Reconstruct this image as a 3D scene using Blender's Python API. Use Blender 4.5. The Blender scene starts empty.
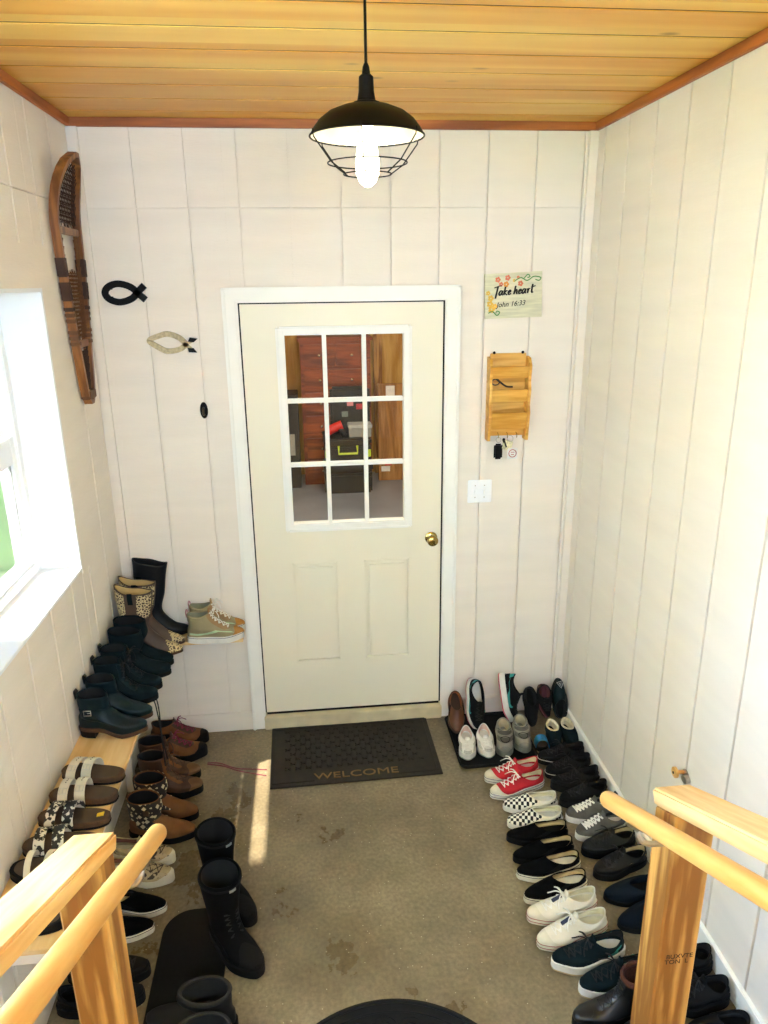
import bpy, bmesh, math, random
from mathutils import Vector, Matrix
random.seed(7)
PI = math.pi
SC = bpy.context.scene
COL = SC.collection

# ------------------------------------------------------------------ camera, sky, sun, exposure
cam_d = bpy.data.cameras.new('camera'); cam = bpy.data.objects.new('camera', cam_d); COL.objects.link(cam)
cam_d.sensor_fit = 'VERTICAL'; cam_d.sensor_height = 36.0; cam_d.sensor_width = 27.0
cam_d.lens = 36.0 * 728.71 / 1024.0
cam_d.clip_start = 0.02
def cam_axes(yaw, pitch, roll):
    f = Vector((math.sin(yaw)*math.cos(pitch), math.cos(yaw)*math.cos(pitch), -math.sin(pitch)))
    r = Vector((math.cos(yaw), -math.sin(yaw), 0)); u = r.cross(f)
    c, s = math.cos(roll), math.sin(roll)
    return r*c+u*s, u*c-r*s, f
_r, _u, _f = cam_axes(0.10176, 0.30450, -0.01205)
cam.matrix_world = Matrix(((_r.x, _u.x, -_f.x, 0.2853), (_r.y, _u.y, -_f.y, -3.3876), (_r.z, _u.z, -_f.z, 2.2351), (0, 0, 0, 1)))
SC.camera = cam

world = bpy.data.worlds.new('sky'); SC.world = world; world.use_nodes = True
bg = world.node_tree.nodes['Background']
bg.inputs['Color'].default_value = (0.53, 0.735, 1.0, 1); bg.inputs['Strength'].default_value = 3.6

sun_d = bpy.data.lights.new('sun', 'SUN'); sun = bpy.data.objects.new('sun', sun_d); COL.objects.link(sun)
sun_d.energy = 40.0; sun_d.angle = 0.009; sun_d.color = (1.0, 0.93, 0.80)
sun.rotation_euler = Vector((1, 0.48, -2.25)).to_track_quat('-Z', 'Y').to_euler()

def portal(nm, loc, rot, sx, sy):
    d = bpy.data.lights.new(nm, 'AREA'); d.shape = 'RECTANGLE'; d.size = sx; d.size_y = sy; d.cycles.is_portal = True
    o = bpy.data.objects.new(nm, d); COL.objects.link(o); o.location = loc; o.rotation_euler = rot
portal('window_portal', (-.87, -1.04, 1.70), (0, -PI/2, 0), 1.05, .9)
portal('window_portal', (-.87, -2.02, 1.85), (0, -PI/2, 0), 1.68, .74)
portal('window_portal', (.475, -4.42, 2.42), (PI/2, 0, 0), 1.62, .58)

vs = SC.view_settings
vs.view_transform = 'Standard'; vs.look = 'None'; vs.gamma = 1.0; vs.use_curve_mapping = False
vs.exposure = 3.4
LAMP_POWER = 1.3
GARAGE_POWER = 10.0

# ------------------------------------------------------------------ materials
def lin(h):
    if not isinstance(h, str): return (*h, 1) if len(h) == 3 else h
    v = [int(h[i:i+2], 16)/255 for i in (0, 2, 4)]
    return (*[c/12.92 if c <= .04045 else ((c+.055)/1.055)**2.4 for c in v], 1)
def mul(c, k): return (c[0]*k, c[1]*k, c[2]*k, 1)
MATS = {}
def base(name):
    m = bpy.data.materials.new(name); m.use_nodes = True
    nt = m.node_tree; b = nt.nodes['Principled BSDF']
    return m, nt, b
def N(nt, t, **kw):
    n = nt.nodes.new(t)
    for k, v in kw.items():
        if k in n.inputs: n.inputs[k].default_value = v
        else: setattr(n, k, v)
    return n
def mat(name, col, rough=.6, metal=0., var=.12, scale=25., bump=0., bscale=150., stretch=(1, 1, 1), spec=.5):
    if name in MATS: return MATS[name]
    m, nt, b = base(name); c = lin(col)
    tc = N(nt, 'ShaderNodeTexCoord'); mp = N(nt, 'ShaderNodeMapping'); mp.inputs['Scale'].default_value = stretch
    nt.links.new(tc.outputs['Object'], mp.inputs['Vector'])
    no = N(nt, 'ShaderNodeTexNoise', Scale=scale, Detail=4.0)
    nt.links.new(mp.outputs[0], no.inputs['Vector'])
    rp = N(nt, 'ShaderNodeValToRGB')
    rp.color_ramp.elements[0].position = .3; rp.color_ramp.elements[1].position = .7
    rp.color_ramp.elements[0].color = mul(c, 1-var); rp.color_ramp.elements[1].color = mul(c, 1+var*.6)
    nt.links.new(no.outputs['Fac'], rp.inputs['Fac']); nt.links.new(rp.outputs['Color'], b.inputs['Base Color'])
    b.inputs['Roughness'].default_value = rough; b.inputs['Metallic'].default_value = metal
    b.inputs['Specular IOR Level'].default_value = spec
    if bump:
        n2 = N(nt, 'ShaderNodeTexNoise', Scale=bscale, Detail=3.0); nt.links.new(mp.outputs[0], n2.inputs['Vector'])
        bp = N(nt, 'ShaderNodeBump', Strength=bump, Distance=.002)
        nt.links.new(n2.outputs['Fac'], bp.inputs['Height']); nt.links.new(bp.outputs[0], b.inputs['Normal'])
    MATS[name] = m; return m
def wood(name, c1, c2, axis='y', scale=9., rough=.45, board=0, board_axis=1, knots=True, contrast=1., fine=1.):
    if name in MATS: return MATS[name]
    m, nt, b = base(name); c1 = lin(c1); c2 = lin(c2)
    tc = N(nt, 'ShaderNodeTexCoord'); mp = N(nt, 'ShaderNodeMapping')
    st = {'x': (.10, 1, 1), 'y': (1, .10, 1), 'z': (1, 1, .10)}[axis]
    mp.inputs['Scale'].default_value = st
    src = tc.outputs['Object']
    if board:
        sx = N(nt, 'ShaderNodeSeparateXYZ'); nt.links.new(src, sx.inputs[0])
        d = N(nt, 'ShaderNodeMath', operation='DIVIDE'); d.inputs[1].default_value = board
        nt.links.new(sx.outputs[board_axis], d.inputs[0])
        fl = N(nt, 'ShaderNodeMath', operation='FLOOR'); nt.links.new(d.outputs[0], fl.inputs[0])
        wn = N(nt, 'ShaderNodeTexWhiteNoise', noise_dimensions='1D'); nt.links.new(fl.outputs[0], wn.inputs['W'])
        sc = N(nt, 'ShaderNodeVectorMath', operation='SCALE'); sc.inputs['Scale'].default_value = 7.
        nt.links.new(wn.outputs['Color'], sc.inputs[0])
        ad = N(nt, 'ShaderNodeVectorMath', operation='ADD'); nt.links.new(src, ad.inputs[0]); nt.links.new(sc.outputs[0], ad.inputs[1])
        src = ad.outputs[0]
    nt.links.new(src, mp.inputs['Vector'])
    n1 = N(nt, 'ShaderNodeTexNoise', Scale=scale, Detail=2.0, Distortion=.6); nt.links.new(mp.outputs[0], n1.inputs['Vector'])
    w = N(nt, 'ShaderNodeMath', operation='MULTIPLY'); w.inputs[1].default_value = 26.
    nt.links.new(n1.outputs['Fac'], w.inputs[0])
    s = N(nt, 'ShaderNodeMath', operation='SINE'); nt.links.new(w.outputs[0], s.inputs[0])
    n2 = N(nt, 'ShaderNodeTexNoise', Scale=scale*9, Detail=3.0); nt.links.new(mp.outputs[0], n2.inputs['Vector'])
    mx = N(nt, 'ShaderNodeMath', operation='MULTIPLY_ADD'); mx.inputs[1].default_value = .28*contrast
    fm = N(nt, 'ShaderNodeMapRange'); fm.inputs['To Min'].default_value = .5-.5*fine; fm.inputs['To Max'].default_value = .5+.5*fine; nt.links.new(n2.outputs['Fac'], fm.inputs['Value'])
    nt.links.new(s.outputs[0], mx.inputs[0]); nt.links.new(fm.outputs[0], mx.inputs[2])
    rp = N(nt, 'ShaderNodeValToRGB'); e = rp.color_ramp.elements
    e[0].position = .2; e[0].color = c1; e[1].position = .85; e[1].color = c2
    nt.links.new(mx.outputs[0], rp.inputs['Fac'])
    out = rp.outputs['Color']
    if board:
        vm = N(nt, 'ShaderNodeMix', data_type='RGBA', blend_type='MULTIPLY'); vm.inputs[0].default_value = 1.
        mr = N(nt, 'ShaderNodeMapRange'); mr.inputs['To Min'].default_value = .86; mr.inputs['To Max'].default_value = 1.06
        nt.links.new(wn.outputs['Value'], mr.inputs['Value'])
        nt.links.new(out, vm.inputs[6]); nt.links.new(mr.outputs[0], vm.inputs[7]); out = vm.outputs[2]
    if knots:
        mk = N(nt, 'ShaderNodeMapping'); mk.inputs['Scale'].default_value = {'x': (.5, 1, 1), 'y': (1, .5, 1), 'z': (1, 1, .5)}[axis]
        nt.links.new(src, mk.inputs['Vector'])
        vo = N(nt, 'ShaderNodeTexVoronoi', Scale=4.5); nt.links.new(mk.outputs[0], vo.inputs['Vector'])
        kr = N(nt, 'ShaderNodeValToRGB'); ke = kr.color_ramp.elements
        ke[0].position = .02; ke[0].color = (1, 1, 1, 1); ke[1].position = .085; ke[1].color = (0, 0, 0, 1)
        nt.links.new(vo.outputs['Distance'], kr.inputs['Fac'])
        km = N(nt, 'ShaderNodeMix', data_type='RGBA'); nt.links.new(kr.outputs['Color'], km.inputs[0])
        nt.links.new(out, km.inputs[6]); km.inputs[7].default_value = mul(c1, .45); out = km.outputs[2]
    nt.links.new(out, b.inputs['Base Color'])
    b.inputs['Roughness'].default_value = rough
    MATS[name] = m; return m
def emit(name, col, s):
    m, nt, b = base(name); b.inputs['Base Color'].default_value = lin(col)
    b.inputs['Emission Color'].default_value = lin(col); b.inputs['Emission Strength'].default_value = s
    return m
def glass(name, tint=(1, 1, 1, 1), refl=.06):
    m = bpy.data.materials.new(name); m.use_nodes = True; nt = m.node_tree; nt.nodes.clear()
    o = nt.nodes.new('ShaderNodeOutputMaterial'); t = N(nt, 'ShaderNodeBsdfTransparent'); t.inputs[0].default_value = tint
    g = N(nt, 'ShaderNodeBsdfGlossy', Roughness=.02); mx = N(nt, 'ShaderNodeMixShader'); lw = N(nt, 'ShaderNodeLayerWeight', Blend=.5); pw = N(nt, 'ShaderNodeMath', operation='POWER'); pw.inputs[1].default_value = 4.; nt.links.new(lw.outputs['Facing'], pw.inputs[0]); fr = N(nt, 'ShaderNodeMath', operation='MULTIPLY_ADD', use_clamp=True); fr.inputs[1].default_value = .6; fr.inputs[2].default_value = .02; nt.links.new(pw.outputs[0], fr.inputs[0])
    nt.links.new(fr.outputs[0], mx.inputs[0]); nt.links.new(t.outputs[0], mx.inputs[1]); nt.links.new(g.outputs[0], mx.inputs[2])
    nt.links.new(mx.outputs[0], o.inputs[0]); return m
def checker(name, c1, c2, scale, rot=0.):
    if name in MATS: return MATS[name]
    m, nt, b = base(name); tc = N(nt, 'ShaderNodeTexCoord'); mp = N(nt, 'ShaderNodeMapping')
    mp.inputs['Scale'].default_value = (scale, scale, 0.001); mp.inputs['Rotation'].default_value = (0, 0, rot)
    mp.inputs['Location'].default_value = (.37, .41, .5)
    ck = N(nt, 'ShaderNodeTexChecker', Scale=1.0); ck.inputs['Color1'].default_value = lin(c1); ck.inputs['Color2'].default_value = lin(c2)
    nt.links.new(tc.outputs['Object'], mp.inputs['Vector']); nt.links.new(mp.outputs[0], ck.inputs['Vector'])
    nt.links.new(ck.outputs['Color'], b.inputs['Base Color']); b.inputs['Roughness'].default_value = .8
    MATS[name] = m; return m
def lines(name, c1, c2, scale, thr=.06, kind='edge', rough=.75):
    """two-tone ornament: voronoi cell edges (stitching / woven figures)"""
    if name in MATS: return MATS[name]
    m, nt, b = base(name); tc = N(nt, 'ShaderNodeTexCoord')
    mp = N(nt, 'ShaderNodeMapping'); nt.links.new(tc.outputs['Object'], mp.inputs['Vector'])
    rp = N(nt, 'ShaderNodeValToRGB'); e = rp.color_ramp.elements
    if kind == 'edge':
        t = N(nt, 'ShaderNodeTexVoronoi', feature='DISTANCE_TO_EDGE', Scale=scale); o = t.outputs['Distance']
        e[0].position = thr; e[0].color = lin(c2); e[1].position = thr*1.5; e[1].color = lin(c1)
    elif kind == 'blocks':
        t = N(nt, 'ShaderNodeTexVoronoi', distance='MANHATTAN', Scale=scale, Randomness=.55); o = t.outputs['Distance']
        e[0].position = thr; e[0].color = lin(c2); e[1].position = thr+.03; e[1].color = lin(c1)
    else:
        t = N(nt, 'ShaderNodeTexNoise', Scale=scale, Detail=2.0); o = t.outputs['Fac']
        e[0].position = thr; e[0].color = lin(c1); e[1].position = thr+.03; e[1].color = lin(c2)
    nt.links.new(mp.outputs[0], t.inputs['Vector']); nt.links.new(o, rp.inputs['Fac'])
    nt.links.new(rp.outputs['Color'], b.inputs['Base Color']); b.inputs['Roughness'].default_value = rough
    MATS[name] = m; return m

# ------------------------------------------------------------------ mesh helpers
class MB:
    def __init__(s): s.v = []; s.f = []
    def add(s, vs, fs):
        o = len(s.v); s.v += [tuple(v) for v in vs]; s.f += [tuple(i+o for i in f) for f in fs]
    def box(s, x0, x1, y0, y1, z0, z1, bev=0., M=None):
        bm = bmesh.new(); bmesh.ops.create_cube(bm, size=1.)
        for v in bm.verts: v.co = Vector(((x0+x1)/2+v.co.x*(x1-x0), (y0+y1)/2+v.co.y*(y1-y0), (z0+z1)/2+v.co.z*(z1-z0)))
        if bev: bmesh.ops.bevel(bm, geom=bm.edges[:], offset=bev, segments=2, affect='EDGES')
        if M is not None: bm.transform(M)
        bm.verts.index_update()
        s.add([v.co.copy() for v in bm.verts], [[v.index for v in f.verts] for f in bm.faces]); bm.free()
    def loft(s, rings, close=True, cap0=True, cap1=True):
        n = len(rings[0]); o = len(s.v)
        for r in rings: s.v += [tuple(p) for p in r]
        m = n if close else n-1
        for i in range(len(rings)-1):
            for j in range(m):
                k = (j+1) % n
                s.f.append((o+i*n+j, o+i*n+k, o+(i+1)*n+k, o+(i+1)*n+j))
        if cap0: s.f.append(tuple(o+j for j in range(n)))
        if cap1: s.f.append(tuple(o+(len(rings)-1)*n+j for j in range(n)))
    def tube(s, pts, r, n=6, closed=False, caps=True):
        pts = [Vector(p) for p in pts]; rings = []; up = None; m = len(pts)
        for i, p in enumerate(pts):
            if closed: t = pts[(i+1) % m]-pts[i-1]
            else: t = pts[min(i+1, m-1)]-pts[max(i-1, 0)]
            if t.length < 1e-9: t = Vector((0, 0, 1))
            t.normalize()
            if up is None: up = t.orthogonal().normalized()
            else:
                up = up - t*up.dot(t)
                up = up.normalized() if up.length > 1e-6 else t.orthogonal().normalized()
            w = t.cross(up); rr = r[i] if isinstance(r, (list, tuple)) else r
            rings.append([p+(up*math.cos(2*PI*k/n)+w*math.sin(2*PI*k/n))*rr for k in range(n)])
        if closed: rings.append(rings[0])
        s.loft(rings, cap0=caps and not closed, cap1=caps and not closed)
    def lathe(s, prof, n=32, c=(0, 0, 0), cap0=False, cap1=False):
        s.loft([[(c[0]+r*math.cos(2*PI*k/n), c[1]+r*math.sin(2*PI*k/n), c[2]+z) for k in range(n)] for r, z in prof], cap0=cap0, cap1=cap1)
    def ribbon(s, pts, nrm, w, th):
        """flat strap through pts; nrm: outward normal per point; w: width, th: thickness"""
        pts = [Vector(p) for p in pts]; rings = []; m = len(pts)
        for i, p in enumerate(pts):
            t = (pts[min(i+1, m-1)]-pts[max(i-1, 0)]).normalized(); nn = Vector(nrm[i]) if isinstance(nrm, list) else Vector(nrm)
            nn = (nn-t*nn.dot(t)).normalized(); b = t.cross(nn); ww = w[i] if isinstance(w, (list, tuple)) else w
            rings.append([p+b*ww/2, p+b*ww/2+nn*th, p-b*ww/2+nn*th, p-b*ww/2])
        s.loft(rings)
    def prism(s, poly, d0, d1, fn):
        """polygon poly (2-D) swept between depths d0, d1; fn(u, v, d) -> 3-D point"""
        s.loft([[fn(u, v, d0) for u, v in poly], [fn(u, v, d1) for u, v in poly]])
    def sphere(s, c, r, sq=(1, 1, 1), n=16, m=10):
        prof = [(max(1e-4, math.sin(PI*i/m)), -math.cos(PI*i/m)) for i in range(m+1)]
        s.loft([[(c[0]+r*sq[0]*a*math.cos(2*PI*k/n), c[1]+r*sq[1]*a*math.sin(2*PI*k/n), c[2]+r*sq[2]*z) for k in range(n)] for a, z in prof])
    def build(s, name, m, parent=None, smooth=35, M=None):
        me = bpy.data.meshes.new(name); me.from_pydata(s.v, [], s.f); me.validate()
        bm = bmesh.new(); bm.from_mesh(me); bmesh.ops.recalc_face_normals(bm, faces=bm.faces[:])
        if M is not None: bm.transform(M)
        bm.to_mesh(me); bm.free()
        if smooth:
            for p in me.polygons: p.use_smooth = True
            me.set_sharp_from_angle(angle=math.radians(smooth))
        o = bpy.data.objects.new(name, me); COL.objects.link(o); me.materials.append(m)
        if parent is not None: o.parent = parent
        return o
def tag(o, label=None, cat=None, group=None, kind=None):
    if label: o['label'] = label
    if cat: o['category'] = cat
    if group: o['group'] = group
    if kind: o['kind'] = kind
    return o
def thing(name, label, cat, loc=(0, 0, 0), group=None, M=None):
    o = bpy.data.objects.new(name, None); COL.objects.link(o); o.empty_display_size = .05
    if M is not None: o.matrix_world = M
    else: o.location = loc
    return tag(o, label, cat, group)
def struct(name, mb, m, parent=None, label=None, smooth=35):
    o = mb.build(name, m, parent, smooth)
    if parent is None:
        o['kind'] = 'structure'
        if label: o['label'] = label; 
    return o
def text(name, body, size, m, parent, loc, rot=(PI/2, 0, 0), shear=0., ext=.0006, align='CENTER', sx=1., off=0.):
    cu = bpy.data.curves.new(name, 'FONT'); cu.body = body; cu.size = size; cu.extrude = ext; cu.shear = shear; cu.offset = off
    cu.align_x = align; cu.align_y = 'CENTER'; cu.materials.append(m)
    tmp = bpy.data.objects.new(name, cu); COL.objects.link(tmp); bpy.context.view_layer.update()
    me = bpy.data.meshes.new_from_object(tmp.evaluated_get(bpy.context.evaluated_depsgraph_get())); me.name = name
    bpy.data.objects.remove(tmp); bpy.data.curves.remove(cu)
    o = bpy.data.objects.new(name, me); COL.objects.link(o); o.location = loc; o.rotation_euler = rot; o.scale = (sx, 1, 1)
    if parent is not None: o.parent = parent
    return o
def bez(pts, n=8):
    """Catmull-Rom through points"""
    P = [Vector(p) for p in pts]; out = []
    for i in range(len(P)-1):
        a, b, c, d = P[max(i-1, 0)], P[i], P[i+1], P[min(i+2, len(P)-1)]
        for k in range(n):
            t = k/n
            out.append(.5*((2*b)+(c-a)*t+(2*a-5*b+4*c-d)*t*t+(3*b-a-3*c+d)*t**3))
    out.append(P[-1]); return out

# ------------------------------------------------------------------ shared materials
PAINT = mat('painted_siding', 'efe4d6', .62, var=.035, scale=3, bump=.5, bscale=45, stretch=(.6, .6, 5))
TRIMW = mat('white_trim_paint', 'f6f2e9', .5, var=.03, scale=6)
VINYL = mat('white_vinyl', 'f7f8fa', .35, var=.01)
DOORP = mat('door_paint', 'efe6cf', .42, var=.02, scale=2)
CEIL = wood('ceiling_pine', 'e39a30', 'f9cd66', 'x', 1.9, .42, board=.2, board_axis=1, contrast=.75, fine=.45)
CROWN = wood('stained_trim', '8e4a1c', 'b86a2e', 'x', 6, .5, knots=False)
CROWNY = wood('stained_trim_side', '8e4a1c', 'b86a2e', 'y', 6, .5, knots=False)
PINE = wood('pine_lumber', 'd9a35c', 'f2cf8f', 'y', 8, .5)
PINEZ = wood('pine_post', '8e5a22', 'd09c4f', 'z', 9, .5, contrast=1.5)
RAILW = wood('dowel_wood', 'd79a48', 'ecb86a', 'y', 10, .4, knots=False, contrast=.5)
BENCHW = wood('bench_plywood', 'd9ab6a', 'efcd95', 'y', 5, .5, knots=False, contrast=.7)
RACKW = wood('rack_wood', 'd0912f', 'eeb95c', 'x', 9, .45, knots=False)
BLACKM = mat('black_metal', '050404', .5, 0., var=.05, spec=.15)
BLACKR = mat('black_rubber', '080808', .7, spec=.25, var=.25, scale=60)
# ------------------------------------------------------------------ the room
XL, XR, ZC = -.6385, 1.583, 2.885
YB = -4.3
def concrete():
    m, nt, b = base('concrete'); tc = N(nt, 'ShaderNodeTexCoord')
    n1 = N(nt, 'ShaderNodeTexNoise', Scale=2.2, Detail=6.0, Roughness=.62); n2 = N(nt, 'ShaderNodeTexNoise', Scale=70., Detail=3.0)
    vo = N(nt, 'ShaderNodeTexVoronoi', Scale=38.)
    for n in (n1, n2, vo): nt.links.new(tc.outputs['Object'], n.inputs['Vector'])
    rp = N(nt, 'ShaderNodeValToRGB'); e = rp.color_ramp.elements
    e[0].position = .34; e[0].color = lin('685a42'); e[1].position = .70; e[1].color = lin('998a6e')
    nt.links.new(n1.outputs['Fac'], rp.inputs['Fac'])
    r2 = N(nt, 'ShaderNodeValToRGB'); r2.color_ramp.elements[0].position = .3; r2.color_ramp.elements[1].position = .75
    r2.color_ramp.elements[0].color = (.72, .70, .66, 1); r2.color_ramp.elements[1].color = (1.12, 1.1, 1.05, 1)
    nt.links.new(n2.outputs['Fac'], r2.inputs['Fac'])
    mx = N(nt, 'ShaderNodeMix', data_type='RGBA', blend_type='MULTIPLY'); mx.inputs[0].default_value = 1.
    nt.links.new(rp.outputs[0], mx.inputs[6]); nt.links.new(r2.outputs[0], mx.inputs[7])
    r3 = N(nt, 'ShaderNodeValToRGB'); r3.color_ramp.elements[0].position = .04; r3.color_ramp.elements[1].position = .09
    r3.color_ramp.elements[0].color = (1, 1, 1, 1); r3.color_ramp.elements[1].color = (0, 0, 0, 1)
    nt.links.new(vo.outputs['Distance'], r3.inputs['Fac'])
    m3 = N(nt, 'ShaderNodeMix', data_type='RGBA'); m3.inputs[7].default_value = lin('c9c0a6')
    nt.links.new(r3.outputs[0], m3.inputs[0]); nt.links.new(mx.outputs[2], m3.inputs[6])
    nt.links.new(m3.outputs[2], b.inputs['Base Color'])
    rr = N(nt, 'ShaderNodeMapRange'); rr.inputs['To Min'].default_value = .18; rr.inputs['To Max'].default_value = .42
    nt.links.new(n1.outputs['Fac'], rr.inputs['Value']); nt.links.new(rr.outputs[0], b.inputs['Roughness'])
    bp = N(nt, 'ShaderNodeBump', Strength=.12, Distance=.002); nt.links.new(n2.outputs['Fac'], bp.inputs['Height']); nt.links.new(bp.outputs[0], b.inputs['Normal'])
    return m
CONC = concrete()
b = MB(); b.box(XL-.1, XR+.1, YB-.1, .0, -.1, 0); struct('floor', b, CONC, smooth=0)

# tongue-and-groove ceiling, boards across the room
b = MB(); k = 0; y = -.135+.2
while y > YB:
    y0 = max(y-.2, YB); y1 = min(y, 0)
    b.box(XL-.02, XR+.02, y0+.006, y1-.006, ZC, ZC+.006, .001)
    y -= .2
struct('ceiling', b, CEIL)
b = MB(); b.box(XL-.1, XR+.1, YB-.1, .1, ZC+.0025, ZC+.08); struct('groove_shade_backing', b, mat('groove_shade', '2a160a', .9), smooth=0)  # dark backing stands in for shade in the board grooves

TB = .012; GAP = .0046
def siding(b, fn, s0, s1, first, step, zs, holes, depth=.1):
    """grooved boards; fn(s, d, z): s along the wall, d out of the wall (0 = face). holes: (s0, s1, z0, z1)"""
    def bx(a0, a1, d0, d1, z0, z1, bev=0.):
        p = fn(a0, d0, z0); q = fn(a1, d1, z1)
        b.box(min(p[0], q[0]), max(p[0], q[0]), min(p[1], q[1]), max(p[1], q[1]), z0, z1, bev)
    cuts = [s0]; g = first
    while g < s1-1e-6:
        if g > s0+.01: cuts.append(g)
        g += step
    cuts.append(s1)
    def pieces(a0, a1, z0, z1):
        ss = sorted({a0, a1, *[h for H in holes for h in H[:2] if a0 < h < a1]})
        for u, v in zip(ss, ss[1:]):
            segs = [(z0, z1)]
            for h0, h1, k0, k1 in holes:
                if h0 < v-1e-6 and h1 > u+1e-6:
                    new = []
                    for w0, w1 in segs:
                        if k0 > w0: new.append((w0, min(k0, w1)))
                        if k1 < w1: new.append((max(k1, w0), w1))
                    segs = new
            for w0, w1 in segs:
                if w1-w0 > .002: yield u, v, w0, w1
    for a0, a1 in zip(cuts, cuts[1:]):
        for z0, z1 in zip(zs, zs[1:]):
            for u, v, w0, w1 in pieces(a0, a1, z0, z1):
                bx(u+(GAP if u == a0 else 0), v-(GAP if v == a1 else 0), 0, -TB, w0+(.002 if w0 > 0 else 0), w1-.002, .0012)
    for u, v, w0, w1 in pieces(s0, s1, 0, zs[-1]): bx(u, v, -TB+.001, -depth, w0, w1)

b = MB(); siding(b, lambda s, d, z: (s, -d, z), XL, XR, -.394-.2135, .2135, [0, 2.545, ZC], [(-.03, .946, 0, 2.185)])
struct('wall_back', b, PAINT)
b = MB(); siding(b, lambda s, d, z: (XL+d, s, z), YB, 0., -.255-.234*17, .234, [0, 2.545, ZC], [(-1.50, -.58, 1.165, 2.232), (-2.40, -1.64, 1.0, 2.7)], .21)
struct('wall_left', b, PAINT)
b = MB(); siding(b, lambda s, d, z: (XR-d, s, z), YB, 0., -.09-.239*17, .239, [0, ZC], [])
struct('wall_right', b, PAINT)
b = MB(); siding(b, lambda s, d, z: (s, YB+d, z), XL, XR, -.394, .2135, [0, ZC], [(-.35, 1.3, 2.12, 2.72)])
struct('wall_rear', b, PAINT)

# trims
b = MB(); b.box(XL, XR, -.02, 0, ZC-.034, ZC, .003); struct('trim_1', b, CROWN)
b = MB(); b.box(XL, XL+.02, YB, -.02, ZC-.034, ZC, .003); struct('trim_2', b, CROWNY)
b = MB(); b.box(XR-.02, XR, YB, -.02, ZC-.034, ZC, .003); struct('trim_3', b, CROWNY)
b = MB(); b.box(XL, XL+.042, -.018, 0, 0, ZC-.034, .002); struct('trim_4', b, PAINT)
b = MB(); b.box(XR-.04, XR, -.018, 0, 0, ZC-.034, .002); struct('trim_5', b, PAINT)
b = MB(); b.box(XL+.042, -.072, -.014, 0, 0, .105, .003); struct('baseboard_back_left', b, PAINT)
b = MB(); b.box(.99, XR-.04, -.014, 0, 0, .1, .003); struct('baseboard_back_right', b, PAINT)
b = MB(); b.box(XR-.016, XR, -2.2, -.018, 0, .085, .003); struct('baseboard_right', b, TRIMW)
b = MB(); b.box(XL, XL+.014, -2.2, -.018, 0, .1, .003); struct('baseboard_left', b, PAINT)

# window in the left wall
GLASS = glass('window_glass')
ZM = 1.70
TINT = glass('tinted_window_glass', (.22, .225, .23, 1))  # tint added to dim the daylight on the window reveal
def window(nm_, WY0, WY1, WZ0=1.165, WZ1=2.232, pane_m=None):
  win = thing(nm_, None, None); win['kind'] = 'structure'
  b = MB()
  t = .014; xi = XL+.004; xo = -.80
  b.box(xo, xi, WY0, WY0+t, WZ0, WZ1); b.box(xo, xi, WY1-t, WY1, WZ0, WZ1)
  b.box(xo, xi, WY0+t, WY1-t, WZ1-t, WZ1)
  b.build('window_reveal', VINYL, win)
  b = MB(); b.box(xo, xi+.004, WY0+t, WY1-t, WZ0, WZ0+t, .002); b.build('window_sill', VINYL, win)
  b = MB(); f = .038; X0, X1 = -.865, -.785
  b.box(X0, X1, WY0+t, WY0+t+f, WZ0+t, WZ1-t, .004); b.box(X0, X1, WY1-t-f, WY1-t, WZ0+t, WZ1-t, .004)
  b.box(X0, X1, WY0+t+f, WY1-t-f, WZ1-t-f, WZ1-t, .004); b.box(X0, X1, WY0+t+f, WY1-t-f, WZ0+t, WZ0+t+f, .004)
  b.build('window_frame', VINYL, win)
  for nm, xa, xb, z0, z1 in (('lower_sash', -.822, -.795, WZ0+t+f, ZM+.018), ('upper_sash', -.853, -.826, ZM-.018, WZ1-t-f)):
      b = MB(); y0, y1 = WY0+t+f, WY1-t-f; s = .036; st = .10 if nm == 'lower_sash' else .036
      b.box(xa, xb, y0, y0+s, z0, z1, .003); b.box(xa, xb, y1-s, y1, z0, z1, .003)
      b.box(xa, xb, y0+s, y1-s, z0, z0+s, .003); b.box(xa, xb, y0+s, y1-s, z1-st, z1, .003)
      sash = b.build(nm, VINYL, win)
      g = MB(); xm = (xa+xb)/2; g.box(xm-.002, xm+.002, y0+s, y1-s, z0+s, z1-st); g.build('pane', pane_m or TINT, sash, 0)
  b = MB(); b.box(XL, XL+.004, WY0-.12, WY1+.13, WZ1, WZ1+.143, .001)
  b.box(XL, XL+.004, WY1, WY1+.13, WZ0-.02, WZ1, .001); b.box(XL, XL+.004, WY0-.12, WY0, WZ0-.02, WZ1, .001)
  b.build('casing', PAINT, win)
window('window_1', -1.50, -.58)
window('fill_window_side', -2.40, -1.64, 1.0, 2.7, GLASS)  # added window out of view, lets in more daylight to brighten the room
# added high window behind the camera, unseen, for extra daylight
w4 = thing('fill_window_rear', None, None); w4['kind'] = 'structure'; b = MB()
for x0, x1, z0, z1 in ((-.35, -.30, 2.12, 2.72), (1.25, 1.3, 2.12, 2.72), (.445, .505, 2.17, 2.67), (-.30, 1.25, 2.12, 2.17), (-.30, 1.25, 2.67, 2.72)): b.box(x0, x1, YB-.1, YB+.004, z0, z1, .003)
b.build('window_frame', VINYL, w4)
for x0, x1 in ((-.30, .445), (.505, 1.25)):
    g = MB(); g.box(x0, x1, YB-.052, YB-.048, 2.17, 2.67); g.build('pane', GLASS, w4, 0)
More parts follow.
